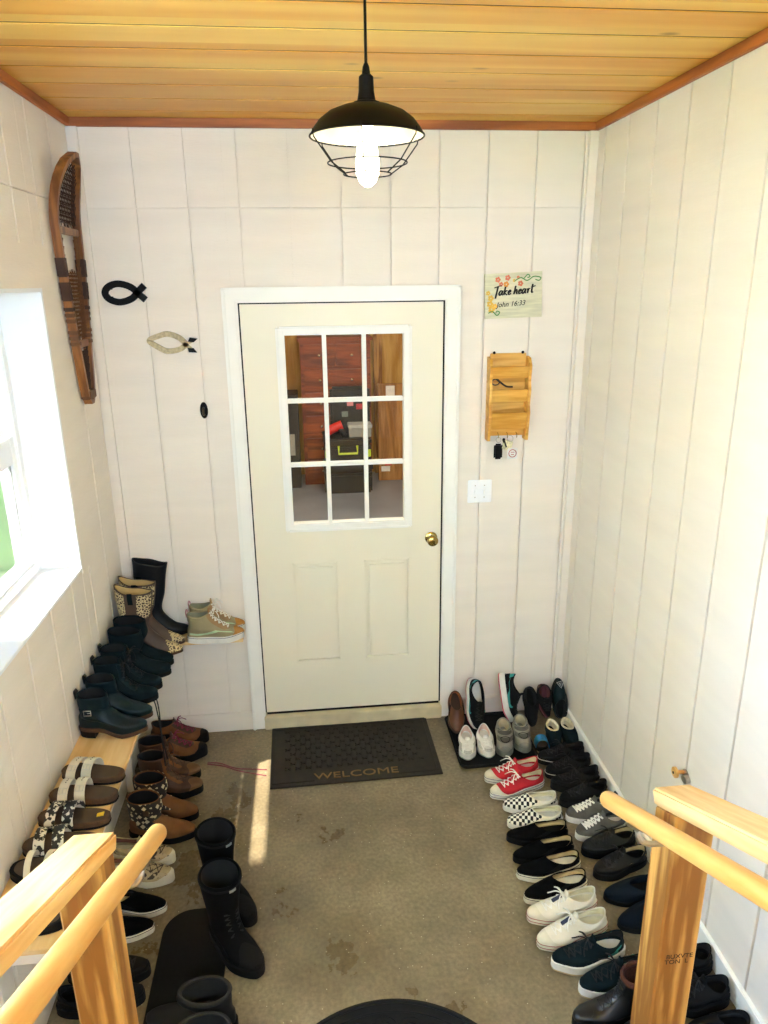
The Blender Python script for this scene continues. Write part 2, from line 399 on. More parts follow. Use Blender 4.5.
# outside: roof eave, added unseen tall wall that blocks part of the sun, lawn
b = MB(); b.box(-1.245, -.85, -2.75, .6, 2.86, 2.90); struct('roof_eave', b, TRIMW)
b = MB(); b.box(-4.9, -.86, -2.95, -2.75, -.199, 8.5); struct('sun_block_wall', b, PAINT)
b = MB(); b.box(-40, -.86, -40, 40, -.30, -.2)
lawn = b.build('lawn', mat('lawn_green', '3d5a2a', .9, var=.3, scale=3), None, 0); tag(lawn, 'green lawn outside beyond the white window', 'lawn', kind='stuff')

# door in the back wall
door = thing('door_1', None, None); door['kind'] = 'structure'
DZ0, DZ1 = .088, 2.152
LX0, LX1, LZ0, LZ1 = .163, .757, 1.095, 2.042      # light frame
GX0, GX1, GZ0, GZ1 = .187, .729, 1.112, 2.022      # glazed opening
b = MB()
y0, y1 = .002, .046
PX = ((.171, .398), (.528, .757)); PZ0, PZ1 = .372, .917
b.box(0, LX0+.008, y0, y1, DZ0, DZ1); b.box(LX1-.0, .914, y0, y1, DZ0, DZ1)
b.box(LX0+.008, LX1, y0, y1, DZ0, PZ0); b.box(LX0+.008, LX1, y0, y1, PZ1, LZ0+.01); b.box(LX0+.008, LX1, y0, y1, LZ1-.01, DZ1)
b.box(PX[0][1], PX[1][0], y0, y1, PZ0, PZ1)
for x0, x1 in PX: b.box(x0-.002, x1+.002, y0+.011, y1, PZ0, PZ1)
b.build('door_slab', DOORP, door, 0)
def ringframe(b, x0, x1, z0, z1, w, ya, yb, bev=.004):
    b.box(x0, x0+w, ya, yb, z0, z1, bev); b.box(x1-w, x1, ya, yb, z0, z1, bev)
    b.box(x0+w*.6, x1-w*.6, ya, yb, z0, z0+w, bev); b.box(x0+w*.6, x1-w*.6, ya, yb, z1-w, z1, bev)
b = MB(); ringframe(b, LX0, LX1, LZ0, LZ1, .027, -.010, .05, .006); ringframe(b, LX0-.012, LX1+.012, LZ0-.012, LZ1+.012, .018, -.016, .01, .007); b.build('window_frame', TRIMW, door)
b = MB(); cw = .020
gw = (GX1-GX0)/3; gh = (GZ1-GZ0)/3
for i in (1, 2): b.box(GX0+gw*i-cw/2, GX0+gw*i+cw/2, -.004, .03, GZ0, GZ1, .004)
for i in (1, 2): b.box(GX0, GX1, -.003, .029, GZ0+gh*i-cw/2, GZ0+gh*i+cw/2, .004)
b.build('muntins', TRIMW, door)
DG = glass('door_glass', (.93, .95, .93, 1))
b = MB(); b.box(GX0-.01, GX1+.01, .020, .024, GZ0-.01, GZ1+.01); b.build('pane', DG, door, 0)
for x0, x1 in PX:
    b = MB(); ringframe(b, x0, x1, PZ0, PZ1, .008, -.002, .014, .003)
    b.box(x0+.018, x1-.018, .003, .02, PZ0+.018, PZ1-.018, .008); b.build('raised_panel', DOORP, door)
BRASS = mat('aged_brass', 'b39a5c', .18, 1., var=.1)
kn = MB()
prof = [(.030, 0), (.031, .004), (.028, .007), (.013, .010), (.012, .026), (.022, .034), (.0275, .045), (.0265, .056), (.018, .063), (.0075, .064), (.006, .061), (.0005, .061)]
kn.lathe(prof, 28, cap0=True, cap1=True)
kn.build('door_knob', BRASS, door, M=Matrix.Translation((.866, .002, 1.02)) @ Matrix.Rotation(PI/2, 4, 'X'))
b = MB(); b.box(-.006, 0, .0, .04, DZ0, DZ1+.006); b.box(.914, .921, .0, .04, DZ0, DZ1+.006); b.box(-.006, .921, .0, .04, DZ1, DZ1+.006)
b.box(.0, .914, .004, .045, DZ0-.014, DZ0)
b.build('weatherstrip', BLACKR, door, 0)
# casing, jamb and threshold
b = MB()
b.box(-.073, -.014, -.019, 0, 0, 2.222, .004); b.box(.926, .990, -.019, 0, 0, 2.222, .004); b.box(-.0735, .9905, -.0195, 0, 2.164, 2.223, .004)
b.box(-.0735, -.058, -.026, 0, 0, 2.223, .003); b.box(.976, .9905, -.026, 0, 0, 2.223, .003); b.box(-.0735, .9905, -.026, 0, 2.209, 2.2235, .003)
struct('trim_6', b, TRIMW)
b = MB(); b.box(-.03, -.006, -.012, .12, 0, 2.185); b.box(.921, .946, -.012, .12, 0, 2.185); b.box(-.03, .946, -.012, .12, 2.158, 2.185)
struct('trim_7', b, TRIMW)
b = MB(); b.box(-.012, .926, -.03, .12, 0, .074, .004); struct('trim_8', b, mat('threshold_paint', 'd8c9a4', .5, var=.15, scale=12))

# ------------------------------------------------------------------ stairs under the camera (off the frame, carry the posts)
b = MB()
for i in range(3): b.box(-.13, .985, -2.42-.27*i, -2.15-.27*i, 0, .17*(i+1), .006)
b.box(XL, XR, YB, -2.96, 0, .64, .006)
struct('stairs', b, PINE)

# ------------------------------------------------------------------ stair posts, sloping caps, round handrails
def post(x0, label, loc_word):
    t = thing('stair_post', label, 'post', (x0+.0445, -2.1675, 0), 'stair posts')
    b = MB(); h = .0445; c = .005; CT = 1.164-.0423-.0012; tn = math.tan(math.radians(26))
    oct_ = [(h-c, -h), (h, -h+c), (h, h-c), (h-c, h), (-h+c, h), (-h, h-c), (-h, -h+c), (-h+c, -h)]
    b.loft([[(x, y, 0) for x, y in oct_], [(x, y, CT-(y-2.1675+2.10)*tn) for x, y in oct_]]); b.build('post', PINEZ, t)
    return t
pL = post(-.238, 'square pine stair post at left, beside the bench of sandals', 'left')
pR = post(1.005, 'square pine stair post with dark ink stamp, right side near the wall', 'right')
STAMP = mat('ink_stamp', '2a120c', .7)
text('stamp', 'BUXVTE', .017, STAMP, pR, (.004, -.0452, .80), ext=.0003)
text('stamp', 'TON  L', .017, STAMP, pR, (-.002, -.0452, .785), ext=.0003)
SL = math.radians(26)
def cap(xc, label):
    M = Matrix.Translation((xc, -2.10, 1.164)) @ Matrix.Rotation(-SL, 4, 'X')
    t = thing('rail_cap', label, 'rail cap', M=M, group='sloping rail caps')
    b = MB(); b.box(-.0445, .0445, -1.9, 0, -.038, 0, .005); b.build('board', PINE, t)
    return t
cap(-.189, 'pale pine cap board sloping over the left stair post')
cap(1.0495, 'pale pine cap board sloping over the right stair post')
STEEL = mat('brushed_steel', 'b9b2a6', .3, 1., var=.1)
def rail(x, y, z, px, label):
    M = Matrix.Translation((x, y, z)) @ Matrix.Rotation(-SL, 4, 'X')
    t = thing('handrail', label, 'handrail', M=M, group='round wooden handrails')
    b = MB(); r = .020
    b.tube([(0, yy, 0) for yy in (-1.9, -1.0, -.4, -.012, -.004, 0)], [r, r, r, r, r*.9, r*.7], 20); b.build('rail', RAILW, t)
    s = 1 if px > x else -1
    b = MB(); yb = -.16
    b.tube(bez([(0, yb, -r), (0, yb, -r-.02), (s*.018, yb, -r-.034), (s*(abs(px-x)-.004), yb, -r-.036)]), .006, 8)
    b.box(-.012, .012, yb-.03, yb+.03, -r-.003, -r+.001); 
    b.tube([(s*(abs(px-x)-.008), yb, -r-.036), (s*(abs(px-x)-.0015), yb, -r-.036)], .012, 16); b.build('bracket', STEEL, t)
    return t
rail(.925, -2.055, 1.105, 1.005, 'round wooden handrail along the inner side of the right stair post')
rail(-.075, -2.05, 1.112, -.149, 'round wooden handrail along the inner side of the left stair post')

# ------------------------------------------------------------------ bench and corner shelf
t = thing('bench', 'long plywood shoe bench along the left wall under the window', 'bench', (XL, 0, 0))
b = MB(); b.box(.002, .219, -1.84, -.004, .582, .60, .0015); b.build('seat_board', BENCHW, t)
for y in (-.435, -1.33, -1.815):
    b = MB(); b.box(.016, .19, y-.018, y+.018, .545, .582, .002); b.box(.016, .052, y-.018, y+.018, 0.002, .545, .002); b.build('support', PAINT, t)
t = thing('corner_shelf', 'small plywood shelf on the back wall left of the door', 'shelf', (-.25, 0, 0))
b = MB(); b.box(-.167, .172, -.15, -.002, .582, .60, .0015); b.build('shelf_board', BENCHW, t)
b = MB(); b.box(-.15, .165, -.022, -.002, .545, .582, .002); b.build('cleat', PAINT, t)

# ------------------------------------------------------------------ mats and trays
MATB = mat('mat_rubber', '231c12', .75, var=.4, scale=30)
MATL = mat('mat_letters', '7a5c38', .8, var=.2)
t = thing('doormat', 'dark rectangular doormat reading WELCOME in front of the door', 'doormat', (.436, -.26, 0))
t.rotation_euler = (0, 0, math.radians(1.0))
b = MB(); hw, hh = .408, .243
b.box(-hw, hw, -hh, hh, .0005, .008, .002)
for (x0, x1, q0, q1) in ((-hw+.01, hw-.01, hh-.03, hh-.018), (-hw+.01, -hw+.022, -hh+.03, hh-.03), (hw-.022, hw-.01, -hh+.03, hh-.03), (-hw+.01, -.2, -hh+.025, -hh+.037), (.2, hw-.01, -hh+.025, -hh+.037)):
    b.box(x0, x1, q0, q1, .007, .011, .001)
for i in range(14):
    for j in range(9):
        x = -.325+i*.05+(.025 if j % 2 else 0); y = .19-j*.038
        if x > .34 or y < -.125: continue
        for a in (.6, -.6):
            ca, sa = math.cos(a), math.sin(a); w = .006; l = .015
            b.prism([(x+ca*l-sa*w*.4, y+sa*l+ca*w*.4), (x-ca*l-sa*w*.4, y-sa*l+ca*w*.4), (x-ca*l+sa*w*.4, y-sa*l-ca*w*.4), (x+ca*l+sa*w*.4, y+sa*l-ca*w*.4)], .007, .0115, lambda u, v, d: (u, v, d))
b.build('mat', MATB, t)
text('lettering', 'WELCOME', .062, MATL, t, (0, -.19, .0095), (0, 0, 0), ext=.0015, sx=1.35)
t = thing('half_round_mat', 'black half-round rubber mat at the foot of the stairs', 'doormat', (.44, -2.08, 0))
b = MB(); R = .445
def arc(r, n=48): return [(r*math.cos(PI*k/n), r*math.sin(PI*k/n)*1.07) for k in range(n+1)]
b.prism(arc(R), .0005, .008, lambda u, v, d: (u, v, d))
b.tube([(x, y+.01, .009) for x, y in arc(R-.02)], .006, 6)
b.tube([(x, y+.01, .008) for x, y in arc(R-.05)], .004, 6)
for k in range(13):
    a = PI*(k+.5)/13; cx, cy = (R-.105)*math.cos(a), (R-.105)*math.sin(a)*1.07+.01
    for r in (.044, .026): b.tube([(cx+r*math.cos(2*PI*q/20), cy+r*math.sin(2*PI*q/20), .008) for q in range(20)], .0035, 5, closed=True)
b.build('mat', BLACKR, t)
def tray(name, label, x0, x1, y0, y1, rc=.04):
    t = thing(name, label, 'boot tray', ((x0+x1)/2, (y0+y1)/2, 0))
    hx, hy = (x1-x0)/2, (y1-y0)/2
    def rr(ins, z):
        out = []
        for cx, cy, a0 in ((hx-rc, hy-rc, 0), (-hx+rc, hy-rc, PI/2), (-hx+rc, -hy+rc, PI), (hx-rc, -hy+rc, 1.5*PI)):
            for k in range(7):
                a = a0+PI/2*k/6; out.append((cx+(rc-ins)*math.cos(a), cy+(rc-ins)*math.sin(a), z))
        return out
    b = MB(); b.loft([rr(.006, .0005), rr(0, .016), rr(.004, .018), rr(.010, .016), rr(.014, .005)]); b.build('tray', BLACKR, t)
    return t
tray('boot_tray', 'black plastic boot tray in the corner right of the door', .935, 1.338, -.475, -.03)
t = thing('rubber_mat', 'black rubber mat with rounded corners under the tall black boots', 'mat', (-.2, -1.6, 0))
b = MB(); b.loft([[(cx+(.1-i)*math.cos(a0+PI/2*k/8), cy+(.1-i)*math.sin(a0+PI/2*k/8), z) for cx, cy, a0 in ((.02, .34, 0), (-.02, .34, PI/2), (-.02, -.3, PI), (.02, -.3, 1.5*PI)) for k in range(9)] for i, z in ((.002, .0004), (0, .002), (.002, .0042))]); b.build('mat', BLACKR, t)

# ------------------------------------------------------------------ pendant lamp
LX, LY, LZ = .4520, -1.462, 2.574
t = thing('pendant_lamp', 'black barn pendant lamp with wire cage and lit bulb', 'lamp', (LX, LY, LZ))
b = MB(); b.tube([(0, 0, .12), (0, 0, ZC-LZ-.015)], .0035, 8); b.build('cord', BLACKM, t)
b = MB(); b.lathe([(.006, -.026), (.0085, -.02), (.0095, -.012), (.05, -.009), (.055, -.003), (.05, 0)], 24, (0, 0, ZC-LZ), cap0=True, cap1=True); b.build('canopy', BLACKM, t)
b = MB(); b.lathe([(.0045, .150), (.008, .142), (.010, .128), (.017, .122), (.0185, .09), (.022, .072), (.034, .067), (.035, .062)], 24, cap0=True, cap1=True); b.build('socket_cap', BLACKM, t)
prof = [(.030, .0625), (.062, .058), (.092, .046), (.114, .030), (.128, .013), (.1345, .002), (.137, -.003)]
b = MB(); b.lathe(prof, 48); sh = b.build('lamp_shade', BLACKM, t, smooth=60)
b = MB(); b.lathe([(r-.0015, z-.0022) for r, z in prof], 48, cap0=True); b.build('shade_lining', mat('enamel_white', 'f1ead8', .4), sh, smooth=60)
b = MB(); b.lathe([(.019, .060), (.019, .024), (.017, .02)], 20, cap0=True, cap1=True); b.build('socket', mat('socket_green', '24463a', .4), t)
b = MB(); WR = .0016
def ring(b, r, z, w=WR): b.tube([(r*math.cos(2*PI*k/40), r*math.sin(2*PI*k/40), z) for k in range(40)], w, 6, closed=True)
ring(b, .137, -.004, .0025); ring(b, .096, -.062); ring(b, .058, -.087)
for k in range(6):
    a = 2*PI*k/6+.35; ca, sa = math.cos(a), math.sin(a)
    b.tube([(r*ca, r*sa, z) for r, z in ((.139, .004), (.137, -.012), (.096, -.062), (.058, -.087))], WR, 6)
b.build('cage', BLACKM, t)
bl = MB(); bl.lathe([(.013, .03), (.0155, .012), (.024, -.025), (.0295, -.062), (.0285, -.085), (.02, -.105), (.008, -.115), (.001, -.1165)], 28, cap0=True, cap1=True)
BULB = emit('lit_bulb', 'fff0c8', 1.0)
bl.build('bulb', BULB, t, smooth=60)
BULB.node_tree.nodes['Principled BSDF'].inputs['Emission Strength'].default_value = LAMP_POWER

# ------------------------------------------------------------------ things on the walls
# snowshoe
t = thing('snowshoe', 'old wooden snowshoe with rawhide lacing hung on the left wall', 'snowshoe', (XL, -.255, 1.78))
SH = .93
def sw(z):   # half width at height z along the shoe
    s = z/SH
    pts = [(0, .012), (.02, .035), (.08, .052), (.3, .088), (.55, .125), (.75, .14), (.88, .125), (.95, .09), (.985, .05), (1, .012)]
    for (a, p), (c, q) in zip(pts, pts[1:]):
        if s <= c: return p+(q-p)*(s-a)/(c-a)
    return pts[-1][1]
def sx(z): return .022+max(0, (z/SH-.72)/.28)**2*.06
RAW = wood('snowshoe_ash', '6b3d18', '9c6430', 'z', 8, .4, knots=False)
zs_ = [SH*k/30 for k in range(31)]
loop = [(sx(z), -sw(z), z) for z in zs_]+[(sx(z), sw(z), z) for z in reversed(zs_)]
b = MB(); rings = []
m = len(loop)
for i in range(m):
    p = Vector(loop[i]); q = Vector(loop[(i+1) % m])-Vector(loop[i-1]); tt = q.normalized(); nx = Vector((1, 0, 0)); nx = (nx-tt*nx.dot(tt)).normalized(); bb = tt.cross(nx)
    rings.append([p+nx*.016+bb*.009, p+nx*.016-bb*.009, p-nx*.016-bb*.009, p-nx*.016+bb*.009])
rings.append(rings[0]); b.loft(rings, cap0=False, cap1=False); b.build('frame', RAW, t)
for z in (.66, .235):
    b = MB(); w = sw(z)+.002; b.box(sx(z)-.008, sx(z)+.008, -w, w, z-.014, z+.014, .003); b.build('crossbar', RAW, t)
HIDE = mat('rawhide', '6b4220', .6, var=.3, scale=40)
WEB = mat('dark_lacing', '3a2010', .7, var=.3)
def web(z0, z1, stp, hole=None):
    b = MB(); lo, hi = z0, z1
    for s in (1, -1):
        for k in range(-30, 60):
            seg = []; c = z0+k*stp
            for q in range(25):
                y = -.15+.3*q/24; z = c+s*y*1.7
                ok = lo <= z <= hi and abs(y) < sw(min(max(z, 0), SH))-.004 and not (hole and hole[0] < z < hole[1] and abs(y) < hole[2])
                if ok: seg.append((sx(z)+.003*s, y, z))
                else:
                    if len(seg) > 1: b.tube(seg, .0019, 4)
                    seg = []
            if len(seg) > 1: b.tube(seg, .0019, 4)
    z = z0+stp/2
    while z < z1:
        w = sw(z)-.003
        if not (hole and hole[0] < z < hole[1]): b.tube([(sx(z), -w, z), (sx(z), w, z)], .0020, 4)
        z += stp
    return b
web(.675, .9, .032).build('toe_webbing', WEB, t)
web(.25, .645, .030, (.52, .66, .07)).build('body_webbing', HIDE, t)
web(.03, .225, .022).build('tail_webbing', WEB, t)
for k in range(15):
    for s in (-1, 1):
        z = .24+k*.022
        if k % 4 == 3: continue
        b = MB(); rz = .009 if k < 8 else .014; y = s*sw(z)
        b.box(sx(z)-.019, sx(z)+.019, y-.012, y+.012, z-rz, z+rz, .003); b.build('rawhide_wrap', WEB if k > 5 else HIDE, t)
b = MB(); b.box(sx(.02)-.02, sx(.02)+.02, -.045, .045, .012, .05, .004); b.build('rawhide_wrap', HIDE, t)

# fish ornaments
def fishring(L_, H_, n=40, p=1.):
    return [(-L_*math.cos(2*PI*k/n), H_*math.sin(2*PI*k/n)) for k in range(n)]
t = thing('fish_ornament', 'black iron fish outline on the back wall near the snowshoe', 'wall ornament', (-.485, 0, 2.207))
b = MB()
pts = [(-.05+.058*(1-math.cos(q)), .042*math.sin(q)) for q in [PI*k/18 for k in range(19)]]
up = bez([(.088, -.030), (.062, -.006), (.03, .024), (-.02, .038), (-.062, .026), (-.079, 0), (-.062, -.026), (-.02, -.038), (.03, -.024), (.062, .006), (.088, .030)], 6)
b2 = []
for i, p in enumerate(up):
    a = up[max(i-1, 0)]; c = up[min(i+1, len(up)-1)]; tt = Vector((c.x-a.x, 0, c.y-a.y)).normalized(); nn = Vector((-tt.z, 0, tt.x)); q = Vector((p.x, -.008, p.y))
    b2.append([q+nn*.0140+Vector((0, -.004, 0)), q-nn*.0140+Vector((0, -.004, 0)), q-nn*.0140+Vector((0, .0075, 0)), q+nn*.0140+Vector((0, .0075, 0))])
b.loft(b2); b.build('fish', BLACKM, t)
for x, z in ((-.052, .022), (-.052, -.022), (-.005, .030), (-.005, -.030), (.026, .018)):
    n_ = MB(); n_.box(x-.005, x+.005, -.011, -.002, z-.008 if z > 0 else z-.002, z+.002 if z > 0 else z+.008, .001); n_.build('nail_stub', BLACKM, t)
t = thing('fish_ornament', 'pale wooden fish outline with dark tail tips left of the door', 'wall ornament', (-.30, 0, 1.992))
t.rotation_euler = (0, math.radians(7), 0)
DRIFT = mat('whitewashed_wood', 'c9b893', .8, var=.3, scale=70)
EDGE = mat('burnt_edge', '6d5830', .7)
b = MB(); rings = []; path = bez([(.062, -.004), (.03, .024), (-.02, .037), (-.062, .024), (-.1, 0), (-.062, -.024), (-.02, -.037), (.03, -.024), (.062, .004)], 8)
for i, p in enumerate(path):
    a = path[max(i-1, 0)]; c = path[min(i+1, len(path)-1)]; tt = Vector((c.x-a.x, 0, c.y-a.y)).normalized(); nn = Vector((-tt.z, 0, tt.x)); q = Vector((p.x, -.007, p.y)); w = .0115
    rings.append([q+nn*w+Vector((0, -.006, 0)), q-nn*w+Vector((0, -.006, 0)), q-nn*w+Vector((0, .006, 0)), q+nn*w+Vector((0, .006, 0))])
b.loft(rings); b.build('fish', DRIFT, t)
b = MB(); b.tube([(p.x*1.1, -.008, p.y*1.28) for p in path], .0022, 5); b.build('burnt_edge', EDGE, t)
for s in (1, -1):
    b = MB(); b.prism([(.058, -s*.008), (.070, s*.002), (.085, s*.012), (.074, s*.020), (.062, s*.010)], -.013, -.001, lambda u, v, d: (u, d, v)); b.build('tail_fin', DRIFT, t)
    b = MB(); b.prism([(.066, s*.014), (.090, s*.013), (.106, s*.030), (.072, s*.032)], -.015, -.001, lambda u, v, d: (u, d, v)); b.build('tail_tip', BLACKM, t)
t = thing('wall_hook', 'small dark oval hook on the back wall below the fish', 'hook', (-.19, 0, 1.69))
b = MB(); b.sphere((0, -.006, 0), .018, (1., .35, 2.1), 20, 12); b.build('plate', BLACKM, t)
b = MB(); b.tube(bez([(0, -.008, .012), (0, -.026, .006), (0, -.026, -.016), (0, -.010, -.02)]), .005, 8); b.build('hook', mat('dark_bronze', '4a4030', .4, .8), t)

# sign
t = thing('wall_sign', 'small wooden sign reading Take heart above the letter rack', 'sign', (1.232, 0, 2.173))
SIGN = mat('sign_board', 'd9d3b4', .75, var=.18, scale=9, stretch=(1, 1, 9))
b = MB(); b.prism([(-.128, -.100), (.136, -.094), (.128, .106), (-.134, .094)], -.020, -.001, lambda u, v, d: (u, d, v)); b.build('board', SIGN, t)
INK = mat('black_ink', '14120f', .7)
def strokes(name, polys, r, m, sc, ox, oz, parent, n=6, slant=.18, flat=.35):
    b = MB()
    for poly in polys:
        P = bez([(x, z, 0) for x, z in poly], n) if len(poly) > 2 else [Vector((*q, 0)) for q in poly]
        rings = []
        for i, p in enumerate(P):
            a = P[max(i-1, 0)]; c = P[min(i+1, len(P)-1)]; d = Vector((c.x-a.x, c.y-a.y)); d = d.normalized() if d.length else Vector((1, 0)); nn = Vector((-d.y, d.x))
            w = r*(.6+.75*abs(d.y))
            X = ox+sc*(p.x+slant*p.y); Zz = oz+sc*p.y
            rings.append([(X+nn.x*w, -.0225, Zz+nn.y*w), (X-nn.x*w, -.0225, Zz-nn.y*w), (X-nn.x*w, -.0195, Zz-nn.y*w), (X+nn.x*w, -.0195, Zz+nn.y*w)])
        b.loft(rings)
    return b.build(name, m, parent)
T_ = [[(0, 1.0), (.45, 1.12), (.95, 1.2)], [(.5, 1.15), (.42, .5), (.32, -.35)]]
def A_(x): return [[(x+.42, .52), (x+.2, .58), (x+.02, .25), (x+.15, 0), (x+.36, .25), (x+.45, .56), (x+.42, .15), (x+.56, .02)]]
def K_(x): return [[(x+.1, 1.05), (x+.05, .5), (x, 0)], [(x+.4, .58), (x+.06, .32), (x+.25, .12), (x+.45, 0)]]
def E_(x): return [[(x+.02, .25), (x+.3, .38), (x+.24, .58), (x+.03, .36), (x+.12, .02), (x+.42, .15)]]
def H_(x): return [[(x+.12, 1.05), (x+.06, .5), (x, 0)], [(x+.03, .2), (x+.25, .58), (x+.36, .4), (x+.36, .1), (x+.5, .02)]]
def R_(x): return [[(x+.02, .6), (x+.1, .3), (x+.08, 0)], [(x+.1, .25), (x+.22, .55), (x+.4, .55)]]
def t_(x): return [[(x+.2, 1.1), (x+.16, .4), (x+.2, .05), (x+.4, .1)], [(x, .72), (x+.25, .76), (x+.6, .86)]]
word = T_+A_(.72)+K_(1.4)+E_(1.95)+H_(2.75)+E_(3.35)+A_(3.82)+R_(4.5)+t_(4.95)
o = strokes('lettering', word, .0028, INK, .0345, -.094, .0065, t); 
o.rotation_euler = (0, math.radians(-4), 0)
o2 = text('lettering', 'John 16:33', .031, INK, t, (-.012, -.0205, -.036), (PI/2, math.radians(-4), 0), shear=.3, ext=.0006, off=.00025)
FLR = {'r': mat('coral_paint', 'dd7a5c', .7), 'y': mat('yellow_paint', 'e3b64a', .7), 'g': mat('green_paint', '3f8a3c', .7), 'o': mat('orange_paint', 'e8963c', .7)}
def flower(x, z, r, m):
    b = MB()
    for k in range(5):
        a = 2*PI*k/5
        b.sphere((x+r*.7*math.cos(a), -.0205, z+r*.7*math.sin(a)), r*.5, (1, .2, 1), 8, 6)
    b.build('painted_flower', m, t)
for x, z, r, c in ((-.075, .070, .011, 'r'), (-.03, .078, .011, 'r'), (-.06, .05, .009, 'r'), (-.036, .050, .011, 'o'), (.03, .053, .011, 'r'), (.0, .066, .006, 'y'), (.018, .08, .006, 'r'), (-.105, -.01, .012, 'y'), (-.108, -.035, .013, 'y'), (-.10, -.058, .014, 'y'), (-.085, -.045, .010, 'y'), (-.118, .012, .009, 'y')): flower(x, z, r, FLR[c])
def vine(pts):
    b = MB(); b.tube([(p.x, -.0205, p.y) for p in bez([(x, z, 0) for x, z in pts], 8)], .0022, 5); b.build('painted_vine', FLR['g'], t)
vine([(.0, .062), (.03, .078), (.06, .066), (.09, .083), (.122, .078), (.115, .066), (.098, .070)])
vine([(.045, .075), (.062, .092), (.072, .082), (.06, .078)])
vine([(-.115, -.075), (-.095, -.068), (-.075, -.085), (-.062, -.072), (-.075, -.066), (-.08, -.075)])

# letter rack
t = thing('letter_rack', 'honey wooden letter rack with three pockets beside the door', 'letter rack', (1.222, 0, 1.512))
for x, s in ((-.092, 1), (.092, -1)):
    b = MB()
    poly = [(0, 0), (-.055, .0), (-.060, .05), (-.072, .135), (-.060, .17), (-.064, .19), (-.072, .24), (-.060, .275), (-.064, .30), (-.070, .35), (-.045, .385), (0, .39)]
    b.prism(poly, x-.0065, x+.0065, lambda u, v, d: (d, u, v)); b.build('side_panel', RACKW, t)
b = MB(); b.box(-.086, .086, -.010, -.002, .06, .405, .002); b.build('back_panel', RACKW, t)
for z0, z1 in ((.296, .350), (.186, .244), (.058, .137)):
    b = MB(); b.box(-.0855, .0855, -.004, .003, 0, z1-z0, .001, M=Matrix.Translation((0, -.048, z0)) @ Matrix.Rotation(.22, 4, 'X')); b.build('pocket_front', RACKW, t)
    b = MB(); b.box(-.0855, .0855, -.048, -.010, z0-.004, z0+.004, .001); b.build('pocket_floor', RACKW, t)
b = MB(); b.box(-.0855, .0855, -.030, -.018, .020, .062, .002); b.build('hook_bar', RACKW, t)
for x in (-.045, .0, .045):
    b = MB(); b.tube(bez([(x, -.03, .035), (x, -.046, .03), (x, -.050, .018), (x, -.044, .012)]), .0022, 6); b.build('key_hook', BRASS, t)
for x in (-.068, .068):
    b = MB(); b.sphere((x, -.010, .408), .007, (1, 1, 1), 10, 8); b.build('screw', BLACKM, t)
g = thing('glasses', 'dark folded glasses in a pocket of the letter rack', 'glasses', (1.19, -.036, 1.752))
b = MB(); b.tube(bez([(-.035, 0, .055), (-.01, -.002, .035), (.02, -.002, .015), (.05, 0, .012)]), .0045, 6); b.build('temple', mat('tortoise', '3c3328', .35), g)
b = MB(); b.tube([(-.03+.018*math.cos(2*PI*k/16), .006, .035+.014*math.sin(2*PI*k/16)) for k in range(16)], .003, 6, closed=True); b.build('rim', MATS['tortoise'], g)
k_ = thing('key_bunch', 'black car key fob hanging at left of the letter rack', 'keys', (1.178, -.05, 1.52), 'keys on the rack hooks')
b = MB(); b.tube([(.012*math.cos(2*PI*k/16), .004*math.sin(2*PI*k/16), -.004+.012*math.sin(2*PI*k/16)) for k in range(16)], .0014, 5, closed=True); b.build('key_ring', STEEL, k_)
b = MB(); b.box(-.021, .021, -.009, .009, -.098, -.022, .008); b.build('fob', BLACKM, k_)
b = MB(); b.box(.016, .030, -.004, .004, -.055, -.005, .003, M=Matrix.Rotation(-.35, 4, 'Y')); b.build('key', BLACKM, k_)
k_ = thing('key_bunch', 'key ring with pale floral tag at right of the letter rack', 'keys', (1.235, -.05, 1.525), 'keys on the rack hooks')
b = MB(); b.tube([(.014*math.cos(2*PI*k/16), .004*math.sin(2*PI*k/16), -.004+.014*math.sin(2*PI*k/16)) for k in range(16)], .0014, 5, closed=True); b.build('key_ring', STEEL, k_)
b = MB(); b.box(-.026, .022, -.003, .003, -.062, -.014, .003, M=Matrix.Rotation(.3, 4, 'Y')); b.build('tag', mat('pale_tag', 'e6dcae', .5, var=.3, scale=90), k_)
b = MB(); b.box(-.012, .038, -.0045, -.0005, -.104, -.05, .003); b.build('card', mat('white_tag', 'ece8e2', .5), k_)
b = MB(); b.tube([(.013+.018*math.cos(2*PI*k/20), -.005, -.076+.018*math.sin(2*PI*k/20)) for k in range(20)], .002, 6, closed=True); b.tube([(.004, -.005, -.07), (.022, -.005, -.07)], .0018, 5); b.tube([(.006, -.005, -.081), (.02, -.005, -.081)], .0018, 5); b.build('red_emblem', mat('red_print', 'b23a3a', .5), k_)
# switch
t = thing('light_switch', 'white double light switch plate right of the door', 'light switch', (1.105, 0, 1.252))
b = MB(); b.box(-.06, .06, -.006, -.0005, -.058, .058, .003); b.build('plate', VINYL, t)
for x in (-.023, .023):
    b = MB(); b.box(x-.006, x+.006, -.014, -.005, -.013, .010, .002); b.build('toggle', VINYL, t)
    for z in (-.03, .03):
        b = MB(); b.sphere((x, -.006, z), .003, (1, .5, 1), 8, 6); b.build('screw', STEEL, t)
